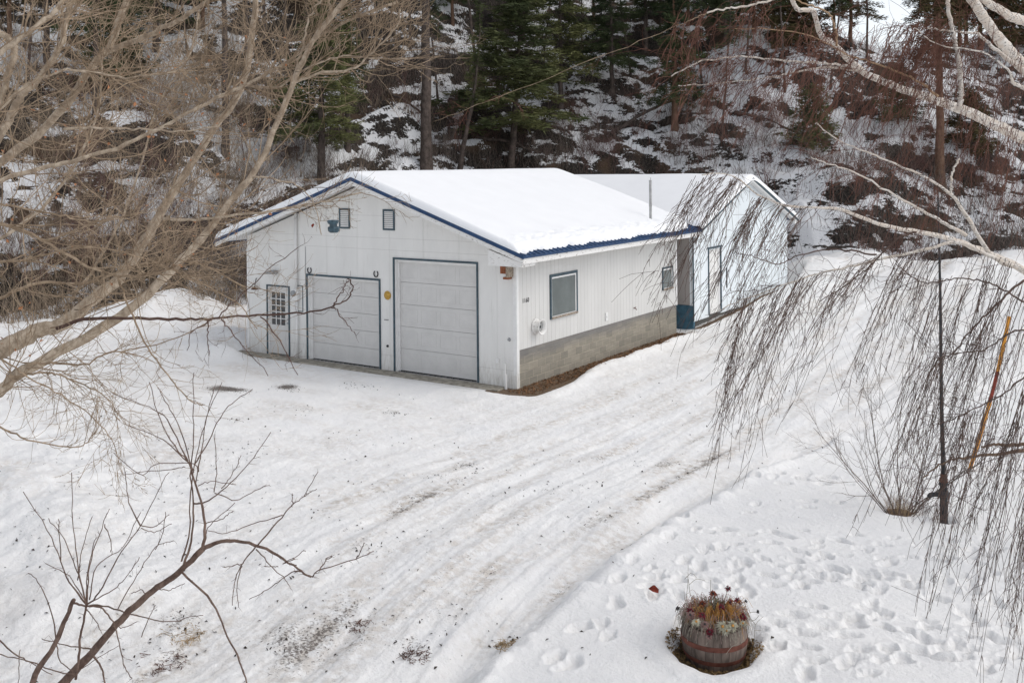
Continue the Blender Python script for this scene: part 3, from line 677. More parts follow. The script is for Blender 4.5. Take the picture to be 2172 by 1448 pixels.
p = S2(134, 1113); m = MB(); m.lathe([(0, -.04), (.025, -.04), (.04, -.001)], (p[0], 0, p[2]), 'y', 12); m.build('wall_knob', M['iron'], G)
# ---- separate things on the walls
p = S2(134, 775); m = MB(); m.lathe([(0, -.05), (.05, -.055), (.075, -.045), (.08, -.035), (.115, -.03), (.125, -.018), (.12, -.002)], (0, 0, 0), 'y', 28)
o = m.build('wall_plaque', M['gold'], loc=(0, 0, 0), smooth=True, label='round brass-yellow disc on the post between the roll-up doors', cat='plaque'); o.location = (p[0], -.001, p[2])
for (a, b), lab in (((683, 733), 'horseshoe nailed above the left corner of the shorter garage door'), ((1127, 757), 'horseshoe nailed above the right corner of the shorter garage door')):
    p = S1(a, b); t = np.linspace(R(-150), R(-30), 3)
    pts = [(.075*math.cos(q), -.018, .085*math.sin(q)) for q in np.linspace(R(-235), R(55), 17)]
    m = MB(); m.tube(pts, .016, 8, True); o = m.build('horseshoe', M['iron'], loc=(0, 0, 0), label=lab, cat='horseshoe', group='horseshoes over the garage door'); o.location = (p[0], -.0, p[2])
# meter and conduit
pm = S1(597, 884); pt_ = S1(608, 352); pb_ = S1(610, 1330)
Em = empty('electric_meter', (pm[0], 0, pm[2]), 'electric meter box with tall white conduit beside the entry door', 'electric meter')
pr0 = S1(588, 832); pr1 = S1(640, 1012)
m = MB(); m.box((pm[0]-.10, -.13, pm[2]-.22), (pm[0]+.14, -.012, pm[2]+.13)); m.build('meter_box', M['white'], Em, bevel=.01)
m = MB(); m.lathe([(0, -.22), (.06, -.215), (.085, -.19), (.09, -.131)], (pm[0]-.0, 0, pm[2]), 'y', 24); m.build('dial', M['grey'], Em, smooth=True)
m = MB(); m.tube([(pm[0]+.04, -.07, pm[2]+.13), (pm[0]+.04, -.07, pt_[2])], .04, 12, True); m.tube([(pm[0]+.06, -.07, pm[2]-.22), (pm[0]+.06, -.07, -.05)], .035, 12, True); m.build('conduit', M['white'], Em, smooth=True)
m = MB(); a, b, c, d = pr0[0], pr1[0], pr1[2], pr0[2]; m.box((a, -.011, c), (a+.025, -.001, d)); m.box((b-.025, -.011, c), (b, -.001, d)); m.box((a+.025, -.011, d-.02), (b-.025, -.001, d)); m.box((a+.025, -.011, c), (b-.025, -.001, c+.02)); m.build('backboard_trim', M['slate'], Em)
p = S1(655, 575); m = MB(); m.tube([(p[0], -.015, p[2]), (p[0], -.015, pr0[2]-.1)], .008, 6); m.build('thin_cable', M['grey'], Em)
# lamp over door
p = S1(455, 752); Lm = empty('wall_lamp', (p[0], 0, p[2]), 'grey dome security lamp above the entry door', 'lamp')
m = MB(); m.box((p[0]-.04, -.06, p[2]-.01), (p[0]+.1, -.001, p[2]+.09)); m.poly_prism([(p[0]-.17, -.30, p[2]+.0), (p[0]-.17, -.06, p[2]+.01), (p[0]-.12, -.06, p[2]+.10), (p[0]-.12, -.26, p[2]+.07)], (.30, 0, 0)); m.build('housing', M['grey'], Lm, bevel=.01)
m = MB(); m.box((p[0]-.15, -.28, p[2]-.05), (p[0]+.11, -.08, p[2]-.002)); m.build('lens', M['white'], Lm, bevel=.015)
p = S1(330, 852); Lm = empty('wall_lamp', (p[0], 0, p[2]), 'small dark bracket lamp beside the garage left corner', 'lamp')
m = MB(); m.tube([(p[0], -.005, p[2]+.30), (p[0], -.03, p[2]+.30), (p[0], -.09, p[2]+.03)], .012, 7, True); m.build('bracket', M['iron'], Lm)
m = MB(); m.lathe([(.02, .05), (.06, .02), (.12, -.03), (.11, -.035), (.0, -.01)], (p[0], -.10, p[2]), 'z', 6); m.build('shade', M['rust'], Lm)
# pvc stubs
p = S2(940, 1400); o = empty('drain_pipe', (p[0], -.12, -.05), 'short white plastic pipe stub standing by the front corner', 'pipe')
m = MB(); m.tube([(p[0], -.12, -.2), (p[0], -.12, .33)], .035, 12, True); m.build('wide_pipe', M['white'], o); m = MB(); m.tube([(p[0]-.02, -.12, .33), (p[0]-.02, -.12, .58)], .016, 10, True); m.tube([(p[0]-.02, -.12, .58), (p[0]-.02, -.12, .60)], .02, 10, True); m.build('thin_pipe', M['white'], o)
# bird house of bare wood under the eave return
p = S2(905, 550); q = S2(965, 628); o = empty('bird_house', (p[0]+.2, -.15, q[2]), 'small red-brown wooden bird house under the front eave corner', 'bird house')
m = MB(); m.box((-.36, -.20, 2.94), (-.16, -.005, 3.18)); m.build('box', M['wood'], o, bevel=.006)
m = MB(); m.box((-.158, -.24, 2.86), (-.06, -.005, 3.18)); m.build('side_board', M['weathered'], o, bevel=.004); m = MB(); m.box((-.26, -.22, 2.80), (-.12, -.01, 2.858)); m.build('perch', M['wood'], o, bevel=.004)
# house number
fn = bpy.data.curves.new('house_number', 'FONT'); fn.body = '1160'; fn.size = .175; fn.extrude = .003; fn.align_x = 'CENTER'; fn.align_y = 'CENTER'; fn.space_character = 1.12; fn.offset = -.002
_o = bpy.data.objects.new('num_src', fn); COL.objects.link(_o); bpy.context.view_layer.update(); _me = bpy.data.meshes.new_from_object(_o.evaluated_get(bpy.context.evaluated_depsgraph_get())); bpy.data.objects.remove(_o)
o = bpy.data.objects.new('house_number', _me); COL.objects.link(o); _me.materials.clear(); _me.materials.append(M['iron']); o.rotation_euler = (R(90), 0, R(90)); o.scale = (.86, 1, 1)
p = S3(132, 675); o.location = (.008, p[1], p[2]); tag(o, 'black house number 1160 on the white side wall', 'house number')
# wheel rim hose holder
p = atX(1136, 692, 0); o = empty('wheel_rim', (0, p[1], p[2]), 'white wheel rim fixed to the side wall as a hose holder', 'wheel rim')
m = MB(); m.lathe([(.205, .002), (.215, .012), (.205, .03), (.175, .035), (.165, .06), (.15, .13), (.15, .17), (.17, .20), (.20, .205), (.212, .215), (.205, .23), (.19, .225), (.165, .205), (.145, .17), (.14, .13)], (0, p[1], p[2]), 'x', 40); m.build('barrel', M['peel'], o, smooth=True)
m = MB(); m.lathe([(.145, .14), (.12, .12), (.09, .125), (.075, .145), (.055, .15), (.04, .15)], (0, p[1], p[2]), 'x', 40); m.build('disc', M['galv'], o, smooth=True)  # darker grey than the rim, shading of the disc put into its colour
m = MB(); m.lathe([(0, .146), (.045, .146)], (0, p[1], p[2]), 'x', 20); m.build('hub_hole', M['iron'], o)

# ================================================================= REAR BUILDING
H2 = empty('barn', (0, 10.5, 0), 'pale blue-white building with snowy gable roof behind the garage', 'building')
bx = .37; ya, yb = 10.5, 20.42; yr = 15.54; zr = 5.17; ez = 3.45; ea, eb = 10.46, 20.96
def r2z(y): return zr-(zr-ez)*abs(y-yr)/(yr-ea) if y < yr else zr-(zr-3.30)*(y-yr)/(eb-yr)
d0, d1 = 11.84, 12.93
m = MB()
m.poly_prism([(bx, ya, .30), (bx, d0, .30), (bx, d0, r2z(d0)-.06), (bx, ya, r2z(ya)-.06)], (-.14, 0, 0)); m.poly_prism([(bx, d0, 2.66), (bx, d1, 2.66), (bx, d1, r2z(d1)-.06), (bx, d0, r2z(d0)-.06)], (-.14, 0, 0))
m.poly_prism([(bx, d1, .30), (bx, yb, .20), (bx, yb, r2z(yb)-.06), (bx, yr, zr-.06), (bx, d1, r2z(d1)-.06)], (-.14, 0, 0)); m.build('gable_wall', M['gable2'], H2)
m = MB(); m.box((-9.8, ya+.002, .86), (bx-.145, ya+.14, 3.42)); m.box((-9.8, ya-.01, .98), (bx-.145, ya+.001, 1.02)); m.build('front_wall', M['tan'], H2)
MB().box((-9.8, ya-.015, -.2), (bx-.01, ya+.12, .85)).build('foundation', M['bluedark'], H2)
MB().box((bx-.02, ya-.02, .32), (bx+.012, ya+.03, 3.38)).build('corner_board', M['slate'], H2)
m = MB(); m.box((-9.8, yb-.14, 0), (bx-.15, yb, 3.3)); m.build('rear_wall', M['white'], H2)
m = MB(); m.box((bx-.01, d0-.06, .36), (bx+.03, d0, 2.70)); m.box((bx-.01, d1, .36), (bx+.03, d1+.06, 2.70)); m.box((bx-.01, d0-.10, 2.70), (bx+.05, d1+.10, 2.76)); dd = m.build('side_door', M['slate'], H2)
m = MB(); m.box((bx-.09, d0+.02, .36), (bx-.04, d1-.16, 2.66)); m.build('door_leaf', M['peel'], dd); MB().box((bx-.09, d1-.155, .36), (bx-.02, d1-.0, 2.66)).build('jamb', M['white'], dd)
m = MB(); m.tube([(bx-.03, d1-.25, 1.3), (bx+.02, d1-.25, 1.3), (bx+.02, d1-.25, 1.45)], .012, 6); m.build('handle', M['iron'], dd)
m = MB(); m.box((bx+.001, d1+.55, 1.15), (bx+.03, d1+.60, 1.9)); m.build('wall_bracket', M['iron'], H2)
def r2slab(mb, xa, xb, top, th, ys=None):
    for a, b in ((ea, yr), (yr, eb)):
        za, zb = r2z(a)+top, r2z(b)+top
        mb.add([(xa, a, za-th), (xb, a, za-th), (xb, b, zb-th), (xa, b, zb-th), (xa, a, za), (xb, a, za), (xb, b, zb), (xa, b, zb)], [(0, 3, 2, 1), (4, 5, 6, 7), (0, 1, 5, 4), (1, 2, 6, 5), (2, 3, 7, 6), (3, 0, 4, 7)])
m = MB(); r2slab(m, -10.1, bx+.30, 0, .04); RF2 = m.build('roof', M['blue'], H2)
m = MB(); r2slab(m, bx+.301, bx+.33, .01, .085); m.build('rake_trim', M['slate'], RF2)
m = MB(); r2slab(m, bx+.26, bx+.298, -.041, .10); r2slab(m, bx+.001, bx+.259, -.042, .015); m.box((bx+.02, eb-.35, 3.13), (bx+.28, eb-.02, 3.27)); m.build('soffit', M['white'], RF2)
ys = np.concatenate([np.linspace(ea+.02, ea+.3, 12), np.linspace(ea+.35, eb-.35, 80), np.linspace(eb-.3, eb-.02, 10)]); xs = np.concatenate([np.linspace(-10.1, bx, 80), np.linspace(bx+.03, bx+.34, 14)])
Xs, Ys = np.meshgrid(xs, ys); k = 1
for d_, lp in ((Ys-ea, .25), (eb-Ys, .25), (bx+.34-Xs, .16), (Xs+10.1, .15)):
    t = np.clip(d_/lp, 0, 1); k = k*np.sqrt(np.clip(1-(1-t)**2, 0, 1))
dr = np.sqrt((Ys-yr)**2+.35**2)-.1
Zs = np.where(Ys < yr, zr-(zr-ez)/(yr-ea)*dr, zr-(zr-3.3)/(eb-yr)*dr)+.02+.22*k*(1+.2*(fbm(Xs*.5, Ys*.5, 3, 77)-.5))-.03*(1-np.clip(k*4, 0, 1))
nx = len(xs); ny = len(ys); i = np.arange(ny-1)[:, None]*nx; j = np.arange(nx-1)[None]
m = MB(); m.add(np.stack([Xs, Ys, Zs], -1).reshape(-1, 3), np.stack([i+j, i+j+1, i+nx+j+1, i+nx+j], -1).reshape(-1, 4)); m.build('snow_blanket', M['snow'], RF2, smooth=True)

# ================================================================= WOODY PLANT GENERATORS
def curve(P, n=24):
    P = np.asarray(P, float); k = len(P)
    if k == 2: return P[0]+(P[1]-P[0])*np.linspace(0, 1, n)[:, None]
    Pe = np.vstack([2*P[0]-P[1], P, 2*P[-1]-P[-2]]); t = np.linspace(0, k-1-1e-6, n); i = t.astype(int); f = (t-i)[:, None]
    a, b, c, d = Pe[i], Pe[i+1], Pe[i+2], Pe[i+3]
    return .5*((2*b)+(-a+c)*f+(2*a-5*b+4*c-d)*f*f+(-a+3*b-3*c+d)*f**3)
def unit(v): return v/(np.linalg.norm(v)+1e-12)
def grow(mb, p, d, L, r, depth, up=.0, wig=.25, n=6, kids=3, k=3, spread=.9, taper=.35, ratio=.55, bias=None):
    """one wandering twig with side twigs; 'up' bends it towards +z (or down if negative)"""
    pts = [p]; st = L/n; dirs = [d]
    for i in range(n):
        d = unit(d+rng.normal(0, wig, 3)*.5+np.array([0, 0, up])*.28+(bias if bias is not None else 0)); p = p+d*st; pts.append(p); dirs.append(d)
    mb.tube(pts, np.linspace(r, r*taper, n+1), k)
    if depth > 0:
        for q in range(kids):
            t = rng.uniform(.2, 1.); i = min(int(t*n), n-1); f = t*n-i
            pp = pts[i]+(pts[i+1]-pts[i])*f; dd = unit(dirs[i]+rng.normal(0, spread, 3)*.75)
            grow(mb, pp, dd, L*ratio*rng.uniform(.6, 1.2), max(r*(1-.6*t)*.68, .0020), depth-1, up, wig, max(3, n-1), kids, 3, spread, .5, ratio, bias)
def limb(tree, px, D, w0, w1, mat, twigs=None, name='limb', n=30, k=8, wob=.006, tmat=None):
    """a bough through the given picture points; D is one depth, a pair, or one per point; w0,w1 widths in photo pixels"""
    m_ = len(px); Ds = np.broadcast_to(np.asarray(D, float), (m_,)) if not isinstance(D, tuple) else np.linspace(D[0], D[1], m_)
    P = curve([atD(a, b, dd) for (a, b), dd in zip(px, Ds)], n); P += rng.normal(0, wob, P.shape)
    dm = float(np.mean(Ds)); r = (w1+(w0-w1)*(1-np.linspace(0, 1, n))**1.7)/2/F*np.interp(np.linspace(0, 1, n), np.linspace(0, 1, m_), Ds)
    r = r*(1+rng.normal(0, .04, n)); mb = MB(); mb.tube(P, r, k, True); o = mb.build(name, mat, tree, smooth=True)
    if twigs:
        cnt, Lr, up, depth, kids, bias, rr = twigs; mb = MB()
        T = np.gradient(P, axis=0)
        for _ in range(cnt):
            i = rng.integers(1, n-1) if rng.random() < .6 else rng.integers(n//2, n)
            d = unit(unit(T[i])*.9+rng.normal(0, .75, 3)); 
            grow(mb, P[i], d, rng.uniform(.5, 1.2)*Lr, min(r[i]*.6, rr), depth, up, .3, 7, kids, 4, .8, .4, .55, bias)
        mb.build('twigs', tmat or mat, o, smooth=False, kind='stuff')
    return o, P, r

# ---------------- left cottonwood
LT = empty('cottonwood_tree', atZ(-160, 1290, .4), 'bare pale-barked tree whose leaning limbs fill the left side', 'tree')
tb = np.array(LT.location); j0 = atD(-85, 885, 9.2)
mb = MB(); mb.tube(curve([tb-np.array([0, 0, .3]), tb*.6+j0*.4+np.array([-.25, -.1, .1]), j0+np.array([-.12, 0, -.5]), j0, atD(-120, 760, 9.5)], 18), np.linspace(.30, .15, 18), 14, True); mb.build('trunk', M['cottondark'], LT, smooth=True)
tw = lambda c, L=1.0, up=.25, depth=2, kids=3, bias=None, rr=.007: (int(c*.85), L, up, depth, kids, bias, rr)
ru = -RT*0
limb(LT, [(-95, 890), (-30, 852), (0, 828), (35, 797), (114, 752), (193, 711), (276, 655), (345, 593), (407, 528), (456, 468), (511, 400), (539, 365), (597, 240), (622, 178), (671, 75), (725, 10), (760, -60)], (9.2, 9.6), 30, 11, M['cotton'], tw(46, 1.0), n=60, k=12, tmat=M['twigtan'])
limb(LT, [(-115, 800), (0, 742), (69, 707), (138, 682), (193, 638), (249, 593), (311, 503), (352, 435), (435, 302), (514, 182), (535, 62), (545, -30)], (9.5, 10.4), 42, 12, M['cotton'], tw(46, 1.1), n=60, k=12, tmat=M['twigtan'])
limb(LT, [(-60, 380), (0, 345), (60, 300), (133, 232), (199, 137), (232, 99), (249, 54), (269, 0), (280, -40)], (10.5, 11), 19, 14, M['cotton'], tw(44, 1.2), n=40, k=12, tmat=M['twigtan'])
limb(LT, [(232, 108), (315, 75), (373, 46), (431, 8), (470, -30)], (10.8, 10.6), 13, 9, M['cotton'], tw(24, .9), tmat=M['twigtan'])
limb(LT, [(-40, 360), (8, 273), (41, 211), (75, 174), (124, 104), (137, 54), (157, -10)], (9.8, 10.2), 20, 12, M['cotton'], tw(34, 1.1), n=40, k=10, tmat=M['twigtan'])
limb(LT, [(-40, 400), (30, 372), (104, 354), (174, 336), (265, 307), (352, 265), (435, 220), (518, 182), (601, 137), (671, 83), (746, 41), (845, 4)], (9.3, 9.9), 11, 6, M['cotton'], tw(44, .8), n=50, tmat=M['twigtan'])
limb(LT, [(-20, 60), (30, 100), (0, 215), (-40, 300)], (10., 10.), 14, 14, M['cotton'], tw(20, 1.), tmat=M['twigtan'])
limb(LT, [(-30, 130), (60, 70), (120, 20), (150, -30)], (9.0, 9.4), 12, 10, M['cotton'], tw(24, 1.), tmat=M['twigtan'])
limb(LT, [(137, 273), (220, 272), (290, 273), (380, 279), (470, 268)], (9.4, 9.2), 6, 3, M['cotton'], tw(14, .7), tmat=M['twigtan'])
limb(LT, [(518, 182), (590, 185), (640, 150), (720, 120), (800, 125), (862, 125)], (9.9, 9.6), 6, 3, M['cotton'], tw(34, .75, .3), tmat=M['twigtan'])
limb(LT, [(622, 178), (680, 155), (750, 145), (800, 100), (840, 60), (850, 20)], (9.7, 9.6), 7, 3, M['cotton'], tw(34, .7, .5), tmat=M['twigtan'])
limb(LT, [(671, 83), (700, 30), (690, -30)], (9.8, 9.9), 6, 5, M['cotton'], tw(18, .7, .4), tmat=M['twigtan'])
limb(LT, [(597, 240), (640, 110), (655, 40), (690, -10)], (9.6, 9.7), 5, 4, M['cotton'], tw(18, .7, .4), tmat=M['twigtan'])
limb(LT, [(344, 464), (410, 466), (477, 460), (580, 447), (650, 435), (705, 423), (767, 408)], (9.4, 8.8), 7, 3, M['cotton'], tw(20, .38, .15, 2, 3, None, .0035), tmat=M['twigtan'])
limb(LT, [(535, 377), (560, 376), (588, 381), (620, 390), (645, 404), (670, 440), (680, 500)], (9.2, 8.9), 5, 2, M['cotton'], tw(9, .35, .0, 1, 3, None, .003), tmat=M['twigred'])
limb(LT, [(120, 696), (190, 676), (311, 676), (400, 677), (449, 676), (559, 668), (649, 662), (705, 650), (739, 632), (747, 610), (739, 591)], (9.4, 8.2), 8, 2.5, M['twigred'], tw(5, .25, .1, 1, 2, None, .0025), n=50)
for pts in ([(462, 674), (481, 655), (519, 620), (580, 562), (634, 523)], [(470, 678), (490, 702), (519, 737), (569, 797)], [(553, 670), (589, 715), (612, 756), (631, 797)], [(705, 650), (716, 658), (735, 686), (757, 709)], [(449, 676), (430, 690), (405, 705), (398, 740)], [(441, 680), (440, 720), (444, 755)], [(705, 650), (725, 615), (740, 594)]):
    limb(LT, pts, 8.3, 3.4, 1.6, M['twigred'], tw(4, .18, .0, 1, 2, None, .002), name='side_branch', n=14, k=5)
limb(LT, [(252, 590), (276, 655), (304, 721), (345, 780), (380, 825), (414, 856), (435, 859)], (8.8, 8.4), 5, 2, M['twigtan'], tw(8, .3, .1, 1, 3, None, .003))
limb(LT, [(-20, 430), (104, 452), (200, 470), (290, 452)], (8.7, 8.6), 5, 3, M['twigtan'], tw(26, .8))
limb(LT, [(-20, 470), (52, 490), (138, 538), (207, 573), (276, 586), (345, 576), (380, 560)], (8.7, 8.5), 8, 4, M['twigtan'], tw(34, .8))
limb(LT, [(-30, 560), (80, 545), (180, 525), (300, 545), (400, 590), (500, 640), (545, 700)], (8.9, 8.7), 6, 2, M['twigtan'], tw(30, .6, .1))
limb(LT, [(-20, 903), (0, 905), (67, 934), (157, 948), (188, 934), (206, 912)], (7.8, 7.9), 5, 2, M['twigtan'], tw(22, .34, .9, 1, 3, None, .0025))
limb(LT, [(60, 775), (104, 769), (173, 773), (221, 752), (293, 738), (363, 721), (432, 687)], (8.9, 8.8), 6, 2, M['twigtan'], tw(26, .5, -.1, 2, 3, None, .0035))
limb(LT, [(20, 800), (90, 790), (140, 800), (220, 840), (255, 890)], (8.6, 8.5), 6, 2, M['twigtan'], tw(26, .6, -.1, 2, 3, None, .0035))
limb(LT, [(0, 760), (60, 800), (150, 850), (230, 920), (260, 1000)], (8.3, 8.2), 4, 1.5, M['twigtan'], tw(14, .4, -.05, 2, 3, None, .003))
limb(LT, [(-20, 640), (80, 600), (190, 600), (300, 560), (420, 560), (520, 610)], (9.8, 9.6), 8, 3, M['twigtan'], tw(40, .8))
limb(LT, [(-20, 520), (90, 440), (170, 330), (210, 220), (215, 120)], (9.9, 10.3), 8, 4, M['cotton'], tw(44, 1.), tmat=M['twigtan'])
limb(LT, [(150, 640), (230, 520), (300, 350), (330, 230), (400, 120), (420, 30)], (9.9, 10.3), 6, 3, M['cotton'], tw(40, .9), tmat=M['twigtan'])
limb(LT, [(-20, 250), (60, 180), (150, 150), (280, 165), (380, 150)], (9.6, 9.9), 8, 4, M['cotton'], tw(40, .9), tmat=M['twigtan'])
mb = MB()
for _ in range(170):
    if rng.random() < .75: a, b = rng.uniform(0, 520), rng.uniform(120, 760)
    else: a, b = rng.uniform(300, 640), rng.uniform(60, 560)
    if b > 500+ (500-a)*.6: continue
    c = atD(a, b, rng.uniform(8.8, 10.2)); s_ = rng.uniform(.012, .026); A1 = unit(rng.normal(0, 1, 3))*s_; B1 = unit(np.cross(A1, rng.normal(0, 1, 3)))*s_*.7; N1 = unit(np.cross(A1, B1))*s_*.3
    mb.add([c-A1, c-B1+N1, c+A1, c+B1+N1, c-N1*.5], (), [(0, 1, 4), (1, 2, 4), (2, 3, 4), (3, 0, 4)])
tag(mb.build('dry_leaves', M['leaf'], LT), kind='stuff')
c = atD(663, 478, 8.9); mb = MB(); mb.add([c+np.array(q) for q in ((-.02, 0, 0), (.0, .01, .018), (.022, 0, .005), (.01, -.012, -.02), (-.012, .005, -.018), (0, .012, 0))], (), [(0, 1, 5), (1, 2, 5), (2, 3, 5), (3, 4, 5), (4, 0, 5)]); tag(mb.build('red_leaf', M['redleaf'], LT), 'single dark red leaf before the garage gable')

# hanging feeder
hc = atD(707, 478, 8.85); o = empty('hanging_feeder', hc, 'small blue-grey octagonal feeder hanging on a wire from a twig', 'bird feeder')
top = atD(706, 423, 8.87)
mb = MB(); mb.tube([hc+np.array([0, 0, .05]), top], .0012, 4); mb.build('wire', M['iron'], o)
mb = MB(); mb.lathe([(0, .045), (.022, .048), (.048, .045), (.052, .038), (.046, .018), (.04, .012)], hc+np.array([-.004, 0, 0]), 'z', 8); mb.build('roof', M['teal'], o)
mb = MB(); mb.lathe([(.034, .014), (.034, -.02)], hc, 'z', 8); mb.build('seed_tube', M['slate'], o)
mb = MB(); mb.lathe([(.0, -.02), (.042, -.02), (.05, -.012), (.053, -.02), (.05, -.05), (.034, -.064), (.0, -.066)], hc+np.array([.005, 0, 0]), 'z', 8); mb.build('tray', M['teal'], o)

# ---------------- apple tree at bottom left
AT = empty('apple_tree', atZ(40, 1800, .5), 'small bare dark-barked tree with upright shoots at bottom left', 'tree')
ab = np.array(AT.location)
mb = MB(); j1 = atD(90, 1500, 6.4); mb.tube(curve([ab-np.array([0, 0, .2]), ab*.5+j1*.5+np.array([-.1, 0, 0]), j1], 10), np.linspace(.085, .045, 10), 10, True); mb.build('trunk', M['apple'], AT, smooth=True)
sp = lambda c, L=.12: (c, L, .0, 0, 0, None, .0016)
def al(pts, w0, w1, n=20, tw_=None, D=6.4, k=6, nm='side_branch'): return limb(AT, pts, D, w0*.82, max(w1*.8, 1.5), M['apple'], tw_, name=nm, n=n, k=k, wob=.0025)
al([(90, 1500), (134, 1448), (197, 1382), (251, 1319), (313, 1261), (380, 1212), (430, 1163)], 26, 15, 40, sp(14, .06), (6.4, 6.5), 10, 'limb')
al([(430, 1163), (470, 1147), (515, 1149), (573, 1167), (627, 1203), (660, 1222), (676, 1210), (756, 1185), (792, 1169)], 12, 2, 40, sp(26, .05), 6.5, 7, 'limb')
al([(90, 1510), (67, 1448), (112, 1373), (143, 1306), (157, 1270)], 20, 11, 20, sp(8, .05), (6.4, 6.2), 9, 'limb')
for pts, w0, w1, c_ in (
    ([(660, 1222), (627, 1210), (595, 1230), (560, 1255), (530, 1270)], 4, 1.6, 8), ([(385, 1212), (448, 1274), (479, 1342), (510, 1404), (527, 1460)], 6, 4, 4),
    ([(389, 1198), (407, 1140), (410, 1069), (405, 1001), (411, 930), (411, 860), (411, 790)], 7, 2, 10), ([(385, 1190), (402, 1130), (404, 1040), (420, 950), (440, 880), (455, 818)], 5, 1.8, 6),
    ([(430, 1165), (434, 1104), (416, 1028), (398, 979), (370, 945), (336, 880), (318, 809)], 9, 2, 12), ([(398, 979), (360, 900), (330, 870), (240, 834)], 4, 1.6, 6), ([(398, 979), (340, 930), (274, 904)], 3.5, 1.5, 5),
    ([(416, 1028), (412, 985), (330, 985), (300, 1006), (240, 960)], 3, 1.5, 5), ([(412, 985), (440, 940), (470, 880), (500, 850), (534, 826)], 4, 1.6, 6), ([(420, 1000), (428, 950), (440, 880), (472, 810)], 3.5, 1.5, 5),
    ([(410, 1000), (380, 905), (350, 850), (335, 822)], 3.5, 1.5, 6), ([(410, 1069), (440, 1062), (485, 1028), (530, 980), (575, 916)], 5, 1.6, 7), ([(455, 1045), (500, 1060), (540, 1040), (571, 1028)], 3, 1.5, 3), ([(470, 1035), (490, 1010), (511, 966)], 3, 1.5, 4),
    ([(455, 1045), (460, 1000), (455, 920)], 3, 1.4, 4), ([(420, 1030), (450, 1020), (500, 1028)], 2.5, 1.3, 2), ([(395, 990), (360, 995), (260, 1006)], 2.5, 1.4, 3),
    ([(544, 1158), (595, 1100), (620, 1070), (645, 1051), (674, 999)], 4.5, 1.8, 9), ([(645, 1051), (660, 1043), (672, 1036)], 2.5, 1.4, 1), ([(620, 1075), (620, 1058), (621, 1046)], 2.5, 1.4, 2), ([(600, 1092), (540, 1110), (480, 1130), (440, 1125)], 3, 1.6, 4),
    ([(430, 1140), (450, 1110), (500, 1065)], 3, 1.5, 3), ([(434, 1110), (470, 1100), (495, 1082)], 3, 1.5, 2), ([(544, 1158), (515, 1194), (500, 1225), (492, 1283)], 4, 1.8, 8), ([(512, 1200), (503, 1240), (505, 1286)], 3, 1.5, 6), ([(515, 1194), (495, 1200), (476, 1200)], 3, 1.6, 3),
    ([(544, 1163), (570, 1195), (600, 1222), (612, 1240)], 3.5, 1.8, 5), ([(627, 1183), (600, 1195), (640, 1170), (647, 1167)], 2.5, 1.4, 1), ([(676, 1210), (690, 1190), (705, 1178), (690, 1185)], 3.5, 1.6, 7), ([(756, 1185), (765, 1168), (773, 1150)], 3, 1.5, 2), ([(590, 1202), (575, 1200), (560, 1200)], 2.2, 1.4, 1),
    ([(161, 1440), (168, 1380), (172, 1337), (184, 1283)], 7, 6, 6), ([(157, 1278), (184, 1283), (230, 1285), (290, 1305), (360, 1318), (400, 1308), (430, 1303)], 6, 1.8, 8), ([(184, 1283), (215, 1290), (240, 1320), (255, 1370), (262, 1410), (280, 1440)], 5, 2.5, 12),
    ([(184, 1283), (165, 1200), (155, 1100), (152, 1001)], 4.5, 1.8, 8), ([(184, 1283), (140, 1220), (110, 1140), (49, 1042)], 5, 2, 14), ([(130, 1190), (125, 1130), (125, 1100)], 3, 1.6, 5), ([(184, 1283), (190, 1200), (215, 1120), (233, 1078)], 4, 1.6, 7), ([(222, 1110), (235, 1150), (234, 1170)], 3, 2, 3),
    ([(184, 1283), (215, 1250), (250, 1180), (298, 1115), (330, 1050), (358, 1001)], 5, 1.8, 8), ([(298, 1115), (272, 1060), (266, 990)], 4, 1.6, 3), ([(298, 1115), (330, 1115), (358, 1090)], 3, 1.4, 3), ([(300, 1120), (330, 1127), (365, 1110)], 2.5, 1.4, 2),
    ([(250, 1290), (290, 1220), (330, 1160), (368, 1146)], 3, 1.5, 5), ([(330, 1165), (345, 1130), (352, 1085)], 2.5, 1.4, 3), ([(184, 1283), (240, 1250), (270, 1220), (295, 1182)], 3.5, 1.5, 7), ([(184, 1283), (150, 1225), (98, 1194)], 3, 1.5, 2), ([(184, 1283), (185, 1220), (200, 1150), (204, 1140)], 3, 1.5, 4),
    ([(180, 1260), (155, 1190), (130, 1135), (102, 1100)], 3.5, 1.6, 5), ([(190, 1270), (205, 1200), (260, 1160), (297, 1085)], 3.5, 1.5, 5), ([(165, 1230), (175, 1160), (196, 1094)], 3, 1.5, 4), ([(184, 1290), (205, 1320), (215, 1340)], 3, 1.5, 6),
    ([(197, 1376), (150, 1370), (120, 1362), (88, 1355)], 4, 2, 5), ([(120, 1362), (110, 1300), (85, 1240), (60, 1214)], 4, 2, 4), ([(120, 1362), (128, 1400), (155, 1425)], 3.5, 2.5, 2), ([(-10, 1348), (30, 1385), (60, 1400), (110, 1420), (155, 1430)], 4, 3, 6), ([(-10, 1384), (60, 1402), (110, 1430)], 3, 2, 2), ([(42, 1376), (40, 1420), (38, 1460)], 2.5, 2, 2),
    ([(197, 1388), (215, 1415), (225, 1460)], 6, 4, 5), ([(240, 1325), (262, 1330), (290, 1318)], 3, 1.5, 3), ([(310, 1262), (300, 1250), (280, 1258)], 3, 2, 2), ([(330, 1245), (350, 1250), (370, 1247), (392, 1235)], 3, 1.5, 2), ([(300, 1350), (320, 1300), (331, 1282)], 2.5, 1.5, 4), ([(160, 1425), (200, 1400), (250, 1368)], 2, 1.3, 2)):
    al(pts, w0, w1, max(10, len(pts)*4), sp(c_, .045), 6.35+rng.normal(0, .05), 5)

